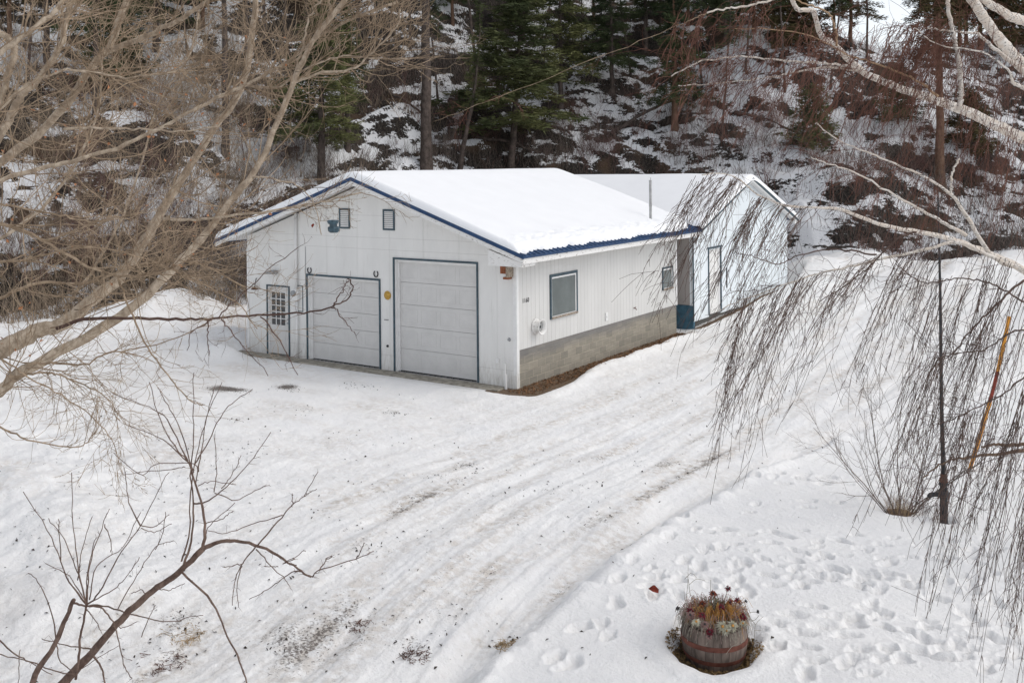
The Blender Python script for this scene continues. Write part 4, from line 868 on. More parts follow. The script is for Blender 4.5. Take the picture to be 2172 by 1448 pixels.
# ---------------- weeping birch on the right
BT = empty('birch_tree', atZ(2420, 1180, .5), 'weeping birch with white boughs and hanging dark twigs on the right', 'tree')
bb = np.array(BT.location); bD = float((bb-CAM)@FW)
jt = atD(2420, 400, bD)
mb = MB(); mb.tube(curve([bb-np.array([0, 0, .3]), atD(2430, 800, bD), jt, atD(2380, -100, bD), atD(2390, -500, bD)], 30), np.linspace(.24, .10, 30), 16, True); mb.build('trunk', M['birch'], BT, smooth=True)
SRC = []
def bl(pts, D, w0, w1, mat='birch', n=36, k=8, twn=None, nm='limb', tm='weep'):
    o, P, r_ = limb(BT, pts, D, w0, w1, M[mat], twn, name=nm, n=n, k=k, wob=.005, tmat=M[tm]); return o
wtw = lambda c, L=.5: (int(c*.7), L, -.25, 1, 4, None, .0024)
bl([(2430, 380), (2300, 335), (2172, 294), (2115, 267), (2038, 232), (1961, 205), (1895, 182), (1829, 151), (1771, 97), (1740, 73), (1725, 25), (1690, 19), (1670, -30)], (bD, 9.6), 31, 9, n=60, k=12, twn=wtw(30, .8), tm='weepred')
bl([(1829, 151), (1787, 139), (1709, 133), (1613, 124), (1547, 121), (1477, 135), (1423, 162)], (10, 9.4), 7, 2.5, twn=wtw(34, .7), tm='weepred')
bl([(1822, 151), (1748, 143), (1690, 153), (1617, 166), (1520, 176), (1440, 182)], (10, 9.6), 6, 2, twn=wtw(34, .7), tm='weepred')
bl([(2034, 232), (2038, 186), (2032, 116), (2019, 58), (2009, 0), (2004, -40)], 10., 12, 8, k=10, twn=wtw(20, .9), tm='weepred')
bl([(1988, 203), (1941, 170), (1887, 147), (1837, 128), (1800, 118), (1700, 70), (1560, 60)], 9.9, 6, 2, 'birchtan', twn=wtw(30, .7), tm='weepred')
bl([(1775, 98), (1772, 60), (1755, 28), (1700, 5), (1650, -20)], 9.7, 5, 3, 'birchtan', twn=wtw(14, .5), tm='weepred')
bl([(2420, 380), (2300, 260), (2172, 143), (2127, 93), (2088, 39), (2050, -20)], (bD, 10.8), 36, 20, k=14, twn=wtw(14, 1.), tm='weepred')
bl([(2410, 160), (2280, 95), (2172, 46), (2135, 31), (2088, 0), (2050, -30)], (bD, 11.2), 28, 16, k=12, twn=wtw(14, 1.), tm='weepred')
bl([(2200, 170), (2166, 145), (2115, 108), (2073, 73), (2030, 68), (1960, 60)], (10.5, 10.2), 14, 4, twn=wtw(30, .9), tm='weepred')
bl([(2250, 230), (2172, 190), (2146, 170), (2140, 150), (2080, 110), (1990, 95), (1940, 60)], (10, 9.8), 11, 2, twn=wtw(26, .8), tm='weepred')
bl([(2420, 700), (2260, 640), (2172, 575), (2127, 549), (2057, 522), (2019, 507), (1941, 491), (1856, 472), (1787, 445), (1748, 441), (1678, 437), (1617, 418), (1593, 402), (1566, 379), (1530, 368), (1490, 372)], (bD, 9.0), 19, 2.5, n=70, k=10, twn=wtw(44, .35))
bl([(2150, 565), (2104, 541), (2050, 456), (2015, 410), (1961, 375), (1883, 340), (1833, 321), (1771, 294), (1730, 260)], (9.3, 9.5), 11, 2.5, 'birch', twn=wtw(26, .5), tm='weepred')
bl([(2017, 410), (2019, 371), (2034, 336)], 9.4, 5, 4); bl([(2050, 500), (2000, 470), (1949, 443), (1864, 394), (1806, 364), (1752, 346), (1720, 335)], (9.2, 9.1), 9, 2, twn=wtw(22, .4), tm='weepred')
bl([(2110, 548), (2034, 514), (1941, 534), (1844, 555), (1780, 570), (1704, 590), (1640, 612), (1577, 634), (1520, 660)], (9.1, 8.7), 9, 2, 'birch', twn=wtw(36, .35))
bl([(1941, 491), (1900, 510), (1850, 560), (1800, 600), (1740, 640)], (9.0, 8.7), 5, 2, 'weep', twn=wtw(22, .35))
bl([(1860, 540), (1770, 528), (1700, 540), (1650, 560), (1600, 545), (1560, 535)], (8.9, 8.7), 4, 1.6, 'weep', twn=wtw(16, .35))
bl([(2300, 560), (2172, 596), (2120, 640), (2060, 700), (2022, 749), (1985, 760)], (9.3, 8.8), 7, 2, 'weep', twn=wtw(26, .4))
bl([(2300, 760), (2172, 700), (2090, 740), (2010, 750)], (9., 8.7), 5, 2, 'weep', twn=wtw(24, .4))
bl([(2300, 830), (2200, 790), (2120, 840), (2040, 880), (1990, 900)], (8.8, 8.6), 5, 2, 'weep', twn=wtw(26, .4))
bl([(2350, 930), (2172, 943), (2111, 943), (2080, 948)], (9.3, 9.0), 12, 4, 'cottondark', twn=wtw(10, .4)); bl([(2350, 920), (2172, 955), (2086, 965), (2009, 978), (1960, 1010)], (9.1, 8.9), 12, 3, 'cottondark', twn=wtw(24, .4))
bl([(2172, 640), (2100, 600), (2030, 590), (1960, 600), (1900, 560)], (8.9, 8.8), 4, 2, 'weep', twn=wtw(20, .4))
bl([(1500, 26), (1440, 55), (1251, 129), (1058, 206), (922, 258)], (9.4, 9.0), 1.7, .8, 'twigtan', twn=wtw(12, .25), tm='weepred')
bl([(1700, -20), (1600, 10), (1500, 26)], (9.6, 9.4), 5, 4, 'birch')
# hanging twigs, in bunches
def strand(mb, a, b, D, sd):
    n = 15; dx = b[0]-a[0]; dy = b[1]-a[1]
    P0 = atD(a[0], a[1], D); P3 = atD(b[0], b[1], D+sd)
    c1 = P0+(P3-P0)*.3+RT*(-.07*abs(dx)/F*D)+UP*.03; c2 = P0+(P3-P0)*.68+RT*(-.03*abs(dx)/F*D)
    t = np.linspace(0, 1, n)[:, None]; P = (1-t)**3*P0+3*(1-t)**2*t*c1+3*(1-t)*t*t*c2+t**3*P3
    wv = np.cumsum(rng.normal(0, .0085, (n, 3)), 0); wv -= wv[0]; P = P+wv
    mb.tube(P, np.linspace(.0030, .0015, n), 3)
    T = np.gradient(P, axis=0)
    for _ in range(rng.integers(7, 13)):
        i = rng.integers(2, n-1); d = unit(unit(T[i])+rng.normal(0, .42, 3)); L_ = rng.uniform(.03, .10) if rng.random() < .7 else rng.uniform(.15, .4)
        q = P[i]; pts = [q]
        for s_ in range(3): d = unit(d+np.array([0, 0, -.18])+rng.normal(0, .1, 3)); q = q+d*L_/3; pts.append(q)
        mb.tube(pts, np.linspace(.0021, .0014, 4), 3)
CL = [  # start, end, count, spread px, depth, reddish
    ((1485, 378), (1385, 590), 9, 22, 9.0, 0), ((1525, 372), (1400, 520), 9, 24, 9.0, 0), ((1560, 384), (1415, 650), 11, 26, 9.0, 0), ((1560, 384), (1490, 560), 8, 26, 9.05, 0), ((1610, 420), (1470, 690), 11, 26, 9.1, 0), ((1660, 437), (1540, 670), 10, 26, 9.1, 0), ((1710, 440), (1600, 620), 9, 26, 9.1, 0), ((1610, 420), (1560, 560), 7, 26, 9.1, 0),
    ((1580, 634), (1510, 1010), 5, 14, 8.7, 0), ((1600, 622), (1515, 850), 9, 20, 8.7, 0), ((1650, 608), (1530, 900), 12, 22, 8.75, 0), ((1700, 590), (1560, 880), 12, 24, 8.75, 0), ((1740, 580), (1590, 790), 10, 26, 8.8, 0), ((1700, 592), (1600, 960), 6, 26, 8.8, 0), ((1800, 565), (1645, 860), 10, 24, 8.85, 0), ((1850, 555), (1730, 790), 9, 26, 8.9, 0), ((1870, 550), (1760, 700), 8, 30, 8.9, 0),
    ((1930, 535), (1800, 820), 10, 24, 9., 0), ((1990, 525), (1880, 800), 10, 24, 9., 0), ((2000, 590), (1880, 960), 12, 28, 8.9, 0), ((2040, 600), (1900, 1000), 12, 26, 8.8, 0), ((1990, 760), (1835, 1120), 8, 20, 8.6, 0), ((2000, 750), (1900, 1110), 6, 26, 8.6, 0), ((2100, 545), (1990, 900), 14, 30, 9., 0), ((2110, 640), (1960, 1000), 12, 28, 8.8, 0),
    ((2140, 560), (2050, 900), 14, 30, 9., 0), ((2172, 600), (2060, 950), 14, 30, 8.9, 0), ((2180, 700), (2060, 1100), 14, 34, 8.7, 0), ((2060, 870), (1975, 1240), 14, 20, 8.4, 0), ((2110, 850), (2010, 1300), 14, 26, 8.4, 0), ((2180, 820), (2070, 1340), 18, 30, 8.4, 0), ((2200, 950), (2120, 1420), 16, 26, 8.2, 0), ((2230, 900), (2150, 1500), 12, 24, 8.2, 0), ((2040, 890), (1960, 1180), 8, 22, 8.5, 0), ((2172, 900), (2050, 1200), 12, 34, 8.6, 0),
    ((1960, 50), (1900, 190), 44, 55, 10.1, 1), ((2000, 80), (1930, 240), 44, 50, 10.1, 1), ((2070, 75), (2010, 300), 14, 50, 10.3, 1), ((1890, 150), (1800, 330), 14, 55, 9.9, 1), ((1780, 130), (1690, 300), 14, 60, 9.8, 1), ((1650, 130), (1560, 290), 14, 60, 9.6, 1), ((1540, 122), (1470, 260), 12, 50, 9.5, 1), ((1960, 205), (1900, 400), 10, 50, 9.9, 1), ((2100, 262), (2050, 470), 12, 50, 9.9, 1), ((2172, 294), (2130, 520), 12, 40, 10., 1), ((2140, 120), (2100, 330), 12, 50, 10.2, 1), ((1900, 340), (1840, 480), 8, 60, 9.5, 1), ((1960, 375), (1900, 540), 8, 50, 9.4, 1), ((1700, 60), (1620, 220), 12, 70, 9.6, 1), ((1500, 26), (1440, 200), 10, 40, 9.4, 1), ((1600, 10), (1560, 130), 10, 50, 9.6, 1), ((1830, 60), (1780, 180), 8, 60, 9.8, 1)]
TW = {0: MB(), 1: MB()}
for a, b, n, spd, D, red in CL:
    for _ in range(int(n*(1.2 if a[0] < 2040 else .85) if not red else n*1.6)):
        ox, oy = rng.normal(0, spd*(.55 if not red else .8)), rng.normal(0, 6); f = rng.uniform(.45, 1.1)
        if 545 <= a[1] <= 640 and 1690 < a[0] < 2010 and rng.random() < .3: continue
        if not red: f = min(1.22, f*1.1)
        e_ = (a[0]+ox+(b[0]-a[0])*f+rng.normal(0, spd*.55), a[1]+oy+(b[1]-a[1])*f+rng.normal(0, spd*.4))
        strand(TW[red], (a[0]+ox, a[1]+oy), e_, D+rng.normal(0, .18), rng.normal(-.1, .15))
tag(TW[0].build('hanging_twigs', M['weep'], BT), 'dark hanging twigs over the snow', kind='stuff'); tag(TW[1].build('hanging_twigs', M['weepred'], BT), 'reddish hanging twigs before the hillside', kind='stuff')

# ================================================================= SHRUB BY THE PUMP
def shrub_mesh(nst, H, rad_, r0, wig, mat_r, seedn=0, lean=.45, kids=4, depth=2, up=.22):
    mb = MB()
    for _ in range(nst):
        a = rng.uniform(0, 2*math.pi); q = rad_*math.sqrt(rng.random()); p = np.array([q*math.cos(a), q*math.sin(a), -.1])
        d = unit(np.array([math.cos(a)*lean*rng.uniform(.2, 1.3), math.sin(a)*lean*rng.uniform(.2, 1.3), 1.]))
        grow(mb, p, d, H*rng.uniform(.6, 1.1), r0*rng.uniform(.6, 1.1), depth, up, wig, 8, kids, 4, .62, .3, .5)
    return mb
SHR = SHRUB.copy(); SHR[2] = float(gh(SHR[0], SHR[1])); o = empty('bare_shrub', SHR, 'bare multi-stemmed shrub in the snow beside the old pump', 'shrub')
mb = shrub_mesh(16, 2.35, .17, .011, .20, None, kids=5, lean=.85, depth=2, up=.10); mb.v = [v_+SHR for v_ in mb.v]; mb.build('stems', M['shrubgrey'], o)
mb = shrub_mesh(12, .7, .25, .006, .3, None, kids=4, lean=.6); mb.v = [v_+SHR+np.array([.05, 0, 0]) for v_ in mb.v]; mb.build('suckers', M['shrubred'], o)
mb = MB()
for _ in range(110):
    a = rng.uniform(0, 6.28); q = .20*math.sqrt(rng.random()); p = SHR+np.array([q*math.cos(a), q*math.sin(a), -.12]); h_ = rng.uniform(.15, .42)
    mb.tube([p, p+np.array([rng.normal(0, .03), rng.normal(0, .03), h_*.6]), p+np.array([rng.normal(0, .08), rng.normal(0, .08), h_])], [.003, .0025, .001], 3)
tag(mb.build('grass_clump', M['straw'], o), kind='stuff')

# ================================================================= OLD PUMP WITH ITS ROD
pz = float(gh(PUMP[0], PUMP[1])); PU = empty('water_hydrant', (PUMP[0], PUMP[1], pz), 'rusty black iron yard pump with a very tall thin rod', 'water pump')
Dq = float((PUMP-CAM)@FW); pxm = Dq/F; b0 = PUMP*1.; b0[2] = pz
m = MB(); m.lathe([(.0, -.2), (.085, -.2), (.09, .0), (.075, .015), (.062, .03), (.058, .30), (.056, .62), (.07, .63), (.07, .66), (.058, .67)], b0, 'z', 18); m.build('body', M['iron'], PU, smooth=True)
m = MB(); m.lathe([(.058, .44), (.085, .45), (.088, .50), (.075, .53), (.058, .54)], b0, 'z', 18)
m.tube([b0+RT*(-.02)+UP*.48, b0+RT*(-.14)+UP*.485, b0+RT*(-.20)+UP*.475, b0+RT*(-.235)+UP*.44], [.042, .036, .038, .032], 12, True); m.build('spout', M['iron'], PU, smooth=True)
m = MB(); m.lathe([(.056, .67), (.066, .68), (.06, .73), (.045, .745), (.05, .78), (.03, .80), (.0, .81)], b0, 'z', 16); m.build('cap', M['rust'], PU, smooth=True)
ztop = atD(1989, 388, Dq); m = MB(); m.tube([b0+UP*.78, b0+UP*1.9+RT*(-.02), ztop*.5+(b0+UP*1.9)*.5+RT*(-.0), ztop], [.034, .029, .021, .009], 8, True); m.build('rod', M['iron'], PU, smooth=True)
m = MB(); m.tube([b0+UP*1.28+RT*.06, b0+UP*1.285-RT*.05], .008, 5, True); m.build('clip', M['iron'], PU)

# marker pole
mp = atZ(2057, 955, .45); mp[2] = float(gh(mp[0], mp[1])); MD = float((mp-CAM)@FW); mt = atD(2141, 671, MD)
o = empty('marker_pole', mp, 'leaning orange snow marker pole with a dark red band', 'marker pole')
f_ = lambda t: mp+(mt-mp)*t+RT*(.05*math.sin(t*math.pi))
M['orange'] = simple('orange_fibreglass', (.62, .27, .035), .2, 9, .5); M['redband'] = simple('dark_red_band', (.22, .035, .02), .3, 9, .5)
m = MB(); m.tube([f_(t) for t in (-.06, 0, .2, .44)], .034, 8, True); m.tube([f_(t) for t in (.64, .8, 1.)], .032, 8, True); m.build('rod', M['orange'], o); m = MB(); m.tube([f_(t) for t in (.441, .55, .639)], .033, 8); m.build('band', M['redband'], o)

# ================================================================= BARREL PLANTER
bz = float(gh(BARREL[0], BARREL[1])); BR = np.array([BARREL[0], BARREL[1], bz]); BO = empty('barrel_planter', BR, 'weathered half barrel with rusty hoops full of dead flowers', 'planter')
HB = .42; Rt, Rm, Rb = .345, .34, .30
def brad(z): t = z/HB; return Rb+(Rt-Rb)*t+.03*math.sin(math.pi*min(t*1.05, 1))
M['stave'] = simple('grey_staves', (.15, .118, .10), .7, 9, .9, .006, 30, stretch=(1, 1, .18)); M['hoop'] = simple('rusty_hoop', (.155, .058, .042), .3, 12, .8)
m = MB(); ns = 26
for s_ in range(ns):
    a0 = 2*math.pi*s_/ns+.006; a1 = 2*math.pi*(s_+1)/ns-.006; rr_ = rng.normal(0, .0025); ztp = HB+rng.normal(0, .004)
    vs = []
    zz = np.linspace(0, ztp, 9)
    for z in zz:
        R0 = brad(z)+rr_; tl = .0
        for rad_, aa in ((R0, a0), (R0, a1), (R0-.025, a1), (R0-.025, a0)): vs.append(BR+np.array([rad_*math.cos(aa), rad_*math.sin(aa), z]))
    n = len(zz); q = []
    for i_ in range(n-1):
        for k_ in range(4): q.append((i_*4+k_, i_*4+(k_+1) % 4, i_*4+4+(k_+1) % 4, i_*4+4+k_))
    q.append(((n-1)*4, (n-1)*4+1, (n-1)*4+2, (n-1)*4+3)); m.add(vs, q)
m.build('staves', M['stave'], BO)
for z0, hh in ((.235, .05), (.075, .045)):
    m = MB(); m.lathe([(brad(z0)+.001, z0), (brad(z0)+.007, z0), (brad(z0+hh)+.007, z0+hh), (brad(z0+hh)+.001, z0+hh)], BR, 'z', 52); m.build('hoop', M['hoop'], BO)
m = MB(); m.lathe([(0, HB-.05), (.15, HB-.045), (Rt-.02, HB-.06)], BR, 'z', 30); m.build('soil', simple('soil', (.06, .045, .035), .4, 20, .95, .01), BO)
# dead flowers: grey-green tangle, straw stems, red and white flower heads
M['stemgrey'] = simple('withered_stems', (.33, .30, .25), .5, 25, .9); M['stemgold'] = simple('golden_stems', (.48, .25, .07), .4, 25, .8); M['stemrust'] = simple('rust_stems', (.30, .10, .06), .4, 25, .8)
M['petalred'] = simple('red_petals', (.26, .05, .07), .5, 40, .7); M['petalwhite'] = simple('white_petals', (.62, .60, .50), .25, 40, .7); M['petalpink'] = simple('pink_petals', (.42, .29, .27), .3, 40, .7); M['seed'] = simple('dark_seed_head', (.05, .045, .045), .4, 40, .9)
def arcs(n, r_in, hmin, hmax, w_, droop, mat, name, sect=None, rout=.30):
    mb = MB()
    for _ in range(n):
        a = rng.uniform(0, 6.28) if sect is None else rng.normal(*sect); q = r_in*math.sqrt(rng.random()); p = BR+np.array([q*math.cos(a), q*math.sin(a), HB-.05])
        a2 = a+rng.normal(0, .5); h_ = rng.uniform(hmin, hmax); ro = rng.uniform(.05, rout); e_ = np.array([math.cos(a2), math.sin(a2), 0])
        mb.tube(curve([p, p+e_*ro*.35+UP*h_*.7, p+e_*ro*.7+UP*h_, p+e_*ro+UP*(h_-droop*rng.uniform(.3, 1.2))], 8), np.linspace(w_, w_*.5, 8), 3)
    return tag(mb.build(name, mat, BO), kind='stuff')
arcs(900, .30, .05, .20, .0035, .12, M['stemgrey'], 'withered_stems', rout=.16); arcs(120, .18, .18, .31, .0028, .20, M['stemgold'], 'golden_stems', (R(-40), .7), .26); arcs(260, .28, .08, .26, .003, .1, M['petalpink'], 'pale_stems', rout=.18); arcs(110, .24, .10, .24, .0028, .10, M['stemrust'], 'rust_stems', rout=.2)
M['deadleaf'] = simple('withered_leaves', (.17, .16, .10), .5, 25, .9)
mb = MB()
for _ in range(1500):
    a = rng.uniform(0, 6.28); q = .32*math.sqrt(rng.random()); h_ = rng.uniform(0, .18)*(1-(q/.34)**2)+rng.uniform(-.05, .05); c = BR+np.array([q*math.cos(a), q*math.sin(a), HB+h_]); s_ = rng.uniform(.012, .032)
    A1 = unit(rng.normal(0, 1, 3))*s_; B1 = unit(np.cross(A1, rng.normal(0, 1, 3)))*s_*.35; N1 = unit(np.cross(A1, B1))*s_*.3
    mb.add([c-A1, c-B1, c+A1+N1, c+B1], (), [(0, 1, 2), (0, 2, 3)])
tag(mb.build('withered_leaves', M['deadleaf'], BO), kind='stuff')
def flower(px, py, Doff, R_, mat, name, petals=18, stem=False):
    R_ = R_*1.12; c = atD(px, py, float((BR-CAM)@FW)+Doff-.07); nrm = unit(unit(CAM-c)+UP*.5+rng.normal(0, .3, 3)); A1 = unit(np.cross(nrm, UP+.01)); B1 = np.cross(nrm, A1); mb = MB()
    for k_ in range(petals):
        a = 2*math.pi*k_/petals+rng.normal(0, .12); d = A1*math.cos(a)+B1*math.sin(a); L_ = R_*rng.uniform(.7, 1.1); sd_ = np.cross(nrm, d)*R_*.13
        mb.add([c, c+d*L_*.5+sd_+nrm*R_*.25, c+d*L_-nrm*R_*rng.uniform(0, .5), c+d*L_*.5-sd_+nrm*R_*.25], (), [(0, 1, 2), (0, 2, 3)])
    o_ = mb.build(name, mat, BO)
    mb = MB(); mb.lathe([(0, .3*R_), (.2*R_, .2*R_), (.22*R_, 0), (0, -.1*R_)], c, 'z', 7); mb.build('flower_centre', M['seed'] if mat is not M['petalwhite'] else M['stemgold'], o_)
    if stem:
        q = BR+np.array([0, 0, HB]); q = q+(c-q)*np.array([.45, .45, 0]); mb = MB(); mb.tube(curve([q, q*.4+c*.6+UP*.03, c], 8), .0025, 4); mb.build('stem', M['stemgrey'], o_)
Z5 = 280/1559.; fl = lambda a, b: (1380+a*Z5, 1180+b*Z5)
for a, b, Do, R_, mt_ in ((470, 650, -.2, .05, 'petalred'), (610, 690, -.25, .045, 'petalred'), (700, 890, -.34, .05, 'petalred'), (690, 945, -.35, .035, 'petalpink'), (1090, 710, -.2, .05, 'petalred'), (610, 560, -.05, .045, 'stemrust'), (830, 600, -.1, .045, 'petalred'), (540, 770, -.3, .055, 'petalwhite'), (850, 830, -.34, .07, 'petalwhite'), (970, 820, -.33, .065, 'petalwhite'), (1090, 790, -.25, .045, 'petalwhite'), (900, 880, -.36, .05, 'petalwhite'), (640, 800, -.32, .05, 'petalpink'), (470, 690, -.25, .05, 'petalpink')):
    flower(*fl(a, b), Do, R_, M[mt_], 'flower')
for a, b, Do, R_, mt_ in ((915, 375, .1, .04, 'petalred'), (1030, 520, .05, .045, 'petalred'), (320, 610, -.05, .032, 'seed'), (1125, 525, .1, .022, 'seed'), (1268, 650, -.05, .024, 'seed'), (740, 440, .1, .05, 'stemrust'), (940, 540, .05, .045, 'petalred')):
    flower(*fl(a, b), Do, R_, M[mt_], 'flower', 14, True)
mb = MB(); Db = float((BR-CAM)@FW)
for pts in ([(430, 640), (425, 480), (440, 300), (443, 100)], [(490, 520), (460, 400), (440, 230), (400, 270), (480, 190), (545, 250)], [(455, 330), (540, 265), (640, 280)], [(705, 430), (708, 350), (710, 270)], [(425, 600), (400, 480), (395, 370)], [(1180, 760), (1240, 740), (1280, 690)], [(1215, 1100), (1225, 950), (1240, 800), (1330, 705)], [(1240, 800), (1220, 770)], [(1225, 870), (1310, 870)], [(400, 640), (350, 570)], [(1110, 720), (1150, 600)], [(1020, 520), (1022, 415)], [(640, 1050), (730, 960), (780, 900)], [(1000, 900), (1030, 1020), (960, 1060), (890, 1150)]):
    mb.tube(curve([atD(*fl(a, b), Db-(.30 if b > 880 and a < 1100 else .0)-(.36 if b > 1000 and a < 1100 else 0)*.2) for a, b in pts], 10), np.linspace(.0032, .002, 10), 4)
mb.build('dry_stalks', M['stemgrey'], BO)

# red leaf on the snow
p = hit(1386, 1258, fine=True); mb = MB(); s_ = .07
mb.add([p+np.array(q)*s_ for q in ((-1, 0, .3), (-.3, .5, .9), (.2, .2, 1.1), (.9, .3, .5), (1.1, -.3, .1), (.1, -.5, .2), (0, 0, .45))], (), [(0, 1, 6), (1, 2, 6), (2, 3, 6), (3, 4, 6), (4, 5, 6), (5, 0, 6)]); mb.build('fallen_leaf', M['redleaf'], loc=p, label='curled dark red leaf lying on the snow left of the barrel', cat='leaf')

# scattered leaf litter and bark bits (things nobody could count)
def litter_obj(name, mat, pts, s0, s1, label, cat, flat=.4):
    pts = np.asarray(pts); z = gh(pts[:, 0], pts[:, 1]); mb = MB(); n = len(pts); c = np.stack([pts[:, 0], pts[:, 1], z+.008], 1)
    a = rng.uniform(0, 6.28, n); s_ = rng.uniform(s0, s1, n); tilt = rng.normal(0, flat, (n, 2))
    A1 = np.stack([np.cos(a), np.sin(a), tilt[:, 0]], 1)*s_[:, None]; B1 = np.stack([-np.sin(a), np.cos(a), tilt[:, 1]], 1)*(s_*rng.uniform(.25, .7, n))[:, None]; N1 = np.array([0, 0, 1.])*(s_*.35)[:, None]
    V_ = np.stack([c-A1, c-B1+N1, c+A1, c+B1+N1], 1).reshape(-1, 3); i_ = np.arange(n)*4
    T_ = np.concatenate([np.stack([i_, i_+1, i_+2], 1), np.stack([i_, i_+2, i_+3], 1)]); mb.add(V_, (), T_); return mb.build(name, mat, label=label, cat=cat, kind='stuff')
pts = [(rng.uniform(-.05, .62)+(.2 if rng.random() < .1 else 0), rng.uniform(-.4, 9.9)) for _ in range(2600)]
litter_obj('leaf_litter', simple('brown_litter', (.21, .115, .06), .6, 20, .9), pts, .015, .045, 'brown dead leaves along the foot of the block wall', 'leaf litter')
pts = []
for _ in range(1500):
    a = rng.uniform(0, 6.28); q = rng.uniform(.3, .52); pts.append((BR[0]+q*math.cos(a), BR[1]+q*math.sin(a)))
litter_obj('leaf_litter', simple('tan_litter', (.24, .16, .075), .6, 20, .9), pts, .01, .026, 'brown litter ringing the base of the barrel', 'leaf litter')
pts = []
for a, b, rx, ry, k in BL:
    for _ in range(int(k*(55 if b > 900 else 45))):
        c = atZ(a+rng.normal(0, rx*.6), b+rng.normal(0, ry*.6), .25); pts.append(c[:2])
for _ in range(420):
    t = rng.uniform(0, 31); i_ = int(t); c = PATH[i_]+(PATH[i_+1]-PATH[i_])*(t-i_)+rng.normal(0, 2.2, 2)
    if c[1] < 8 and not (-10.5 < c[0] < .3 and -.6 < c[1] < 10): pts.append(c)
for _ in range(260): 
    c = atZ(rng.uniform(0, 1000), rng.uniform(830, 1448), .2); pts.append(c[:2])
litter_obj('ground_debris', simple('dark_debris', (.045, .035, .028), .5, 20, .9), pts, .008, .030, 'dark bits of bark and mud scattered on the driveway snow', 'debris')
# tufts of dead grass poking through
gi = 0
for (px_, py_, wd, lab) in ((340, 1415, .22, 'brown leafy tuft poking through snow at bottom edge left'), (385, 1350, .2, 'brown leafy tuft in snow beside the apple branch'), (768, 1330, .13, 'small brown tuft poking through snow below the bent branch'), (1080, 1373, .10, 'short reddish grass tuft in the wheel rut left of barrel'), (882, 1393, .12, 'low straw grass tuft in the wheel rut at bottom centre')):
    p = hit(px_, py_, fine=True); mb = MB()
    for _ in range(90):
        a = rng.uniform(0, 6.28); q = 1.5*wd*math.sqrt(rng.random()); b_ = p+np.array([q*math.cos(a), q*.8*math.sin(a), -.02]); h_ = rng.uniform(.01, .05); mb.tube([b_, b_+np.array([rng.normal(0, .02), rng.normal(0, .02), h_]), b_+np.array([rng.normal(0, .05), rng.normal(0, .05), h_*.9])], [.004, .004, .002], 3)
    mb.build('grass_tuft', M['rust'] if gi % 2 == 0 else M['straw'], loc=p, label=lab, cat='grass tuft', group='tufts poking through the driveway snow'); gi += 1

# ================================================================= HILLSIDE CONIFERS
def crown_mesh(H, z0, Rc, nb, shape=1., clump=12, sparse=0., size=.26, dro=.25):
    mb = MB(); mt = MB()
    Vs = []; 
    for b in range(nb):
        t = (b+rng.random())/nb; z = z0+(H-z0)*t**.9; a = rng.uniform(0, 6.28); L_ = Rc*((1-t)**shape*.95+.10)*rng.uniform(.55, 1.12)
        if rng.random() < sparse: L_ *= .4
        e_ = np.array([math.cos(a), math.sin(a), 0]); side = np.array([-math.sin(a), math.cos(a), 0]); rise = (.30*t-.02)*L_
        P = curve([np.array([0, 0, z]), e_*L_*.5+UP*(z+rise*.4-dro*L_*.15), e_*L_+UP*(z+rise-dro*L_*.5)], 7); mt.tube(P, np.linspace(.035*(1-t)+.012, .006, 7), 3)
        nc = max(4, int(clump*L_/Rc*1.4)); tt = rng.uniform(.18, 1.02, nc); C_ = P[0]+0*tt[:, None]
        C_ = np.stack([np.interp(tt, np.linspace(0, 1, 7), P[:, k_]) for k_ in range(3)], 1)+side*rng.normal(0, .16*L_, nc)[:, None]*(1.1-tt)[:, None]+UP*rng.normal(-.04, .06, nc)[:, None]
        per = 9
        for c in C_:
            d = rng.normal(0, 1, (per, 3)); d[:, 2] = d[:, 2]*.45-.12; d += e_*.6; d /= np.linalg.norm(d, axis=1)[:, None]; s_ = size*rng.uniform(.55, 1.2, per)[:, None]
            w_ = np.cross(d, rng.normal(0, 1, (per, 3))); w_ /= np.linalg.norm(w_, axis=1)[:, None]; o_ = c+rng.normal(0, size*.35, (per, 3))
            Vs.append(np.stack([o_-w_*s_*.13, o_+d*s_, o_+w_*s_*.13], 1).reshape(-1, 3))
    V_ = np.concatenate(Vs); mb.add(V_, (), np.arange(len(V_)).reshape(-1, 3)); return mb, mt
CM = {}
def crown_data(key, *a, **k):
    mb, mt = crown_mesh(*a, **k); m1 = bpy.data.meshes.new('crown'); mk_mesh(m1, np.concatenate(mb.v), None, np.concatenate(mb.t)); m2 = bpy.data.meshes.new('branches'); mk_mesh(m2, np.concatenate(mt.v), np.concatenate(mt.q)); CM[key] = (m1, m2)
crown_data('tall', 20, 9.5, 2.6, 95, .9, 15, .25, .30, .35); crown_data('full', 11, 2.6, 2.7, 105, .8, 20, .05, .28, .3); crown_data('mid', 13, 4.5, 2.3, 90, .8, 16, .15, .28, .3); crown_data('bush', 3.2, .2, 1.5, 70, .5, 16, .0, .20, .1); crown_data('thin', 15, 6, 1.2, 60, .7, 9, .3, .26, .4)
crown_data('full2', 12, 2.2, 3.0, 110, .7, 20, .1, .28, .4)
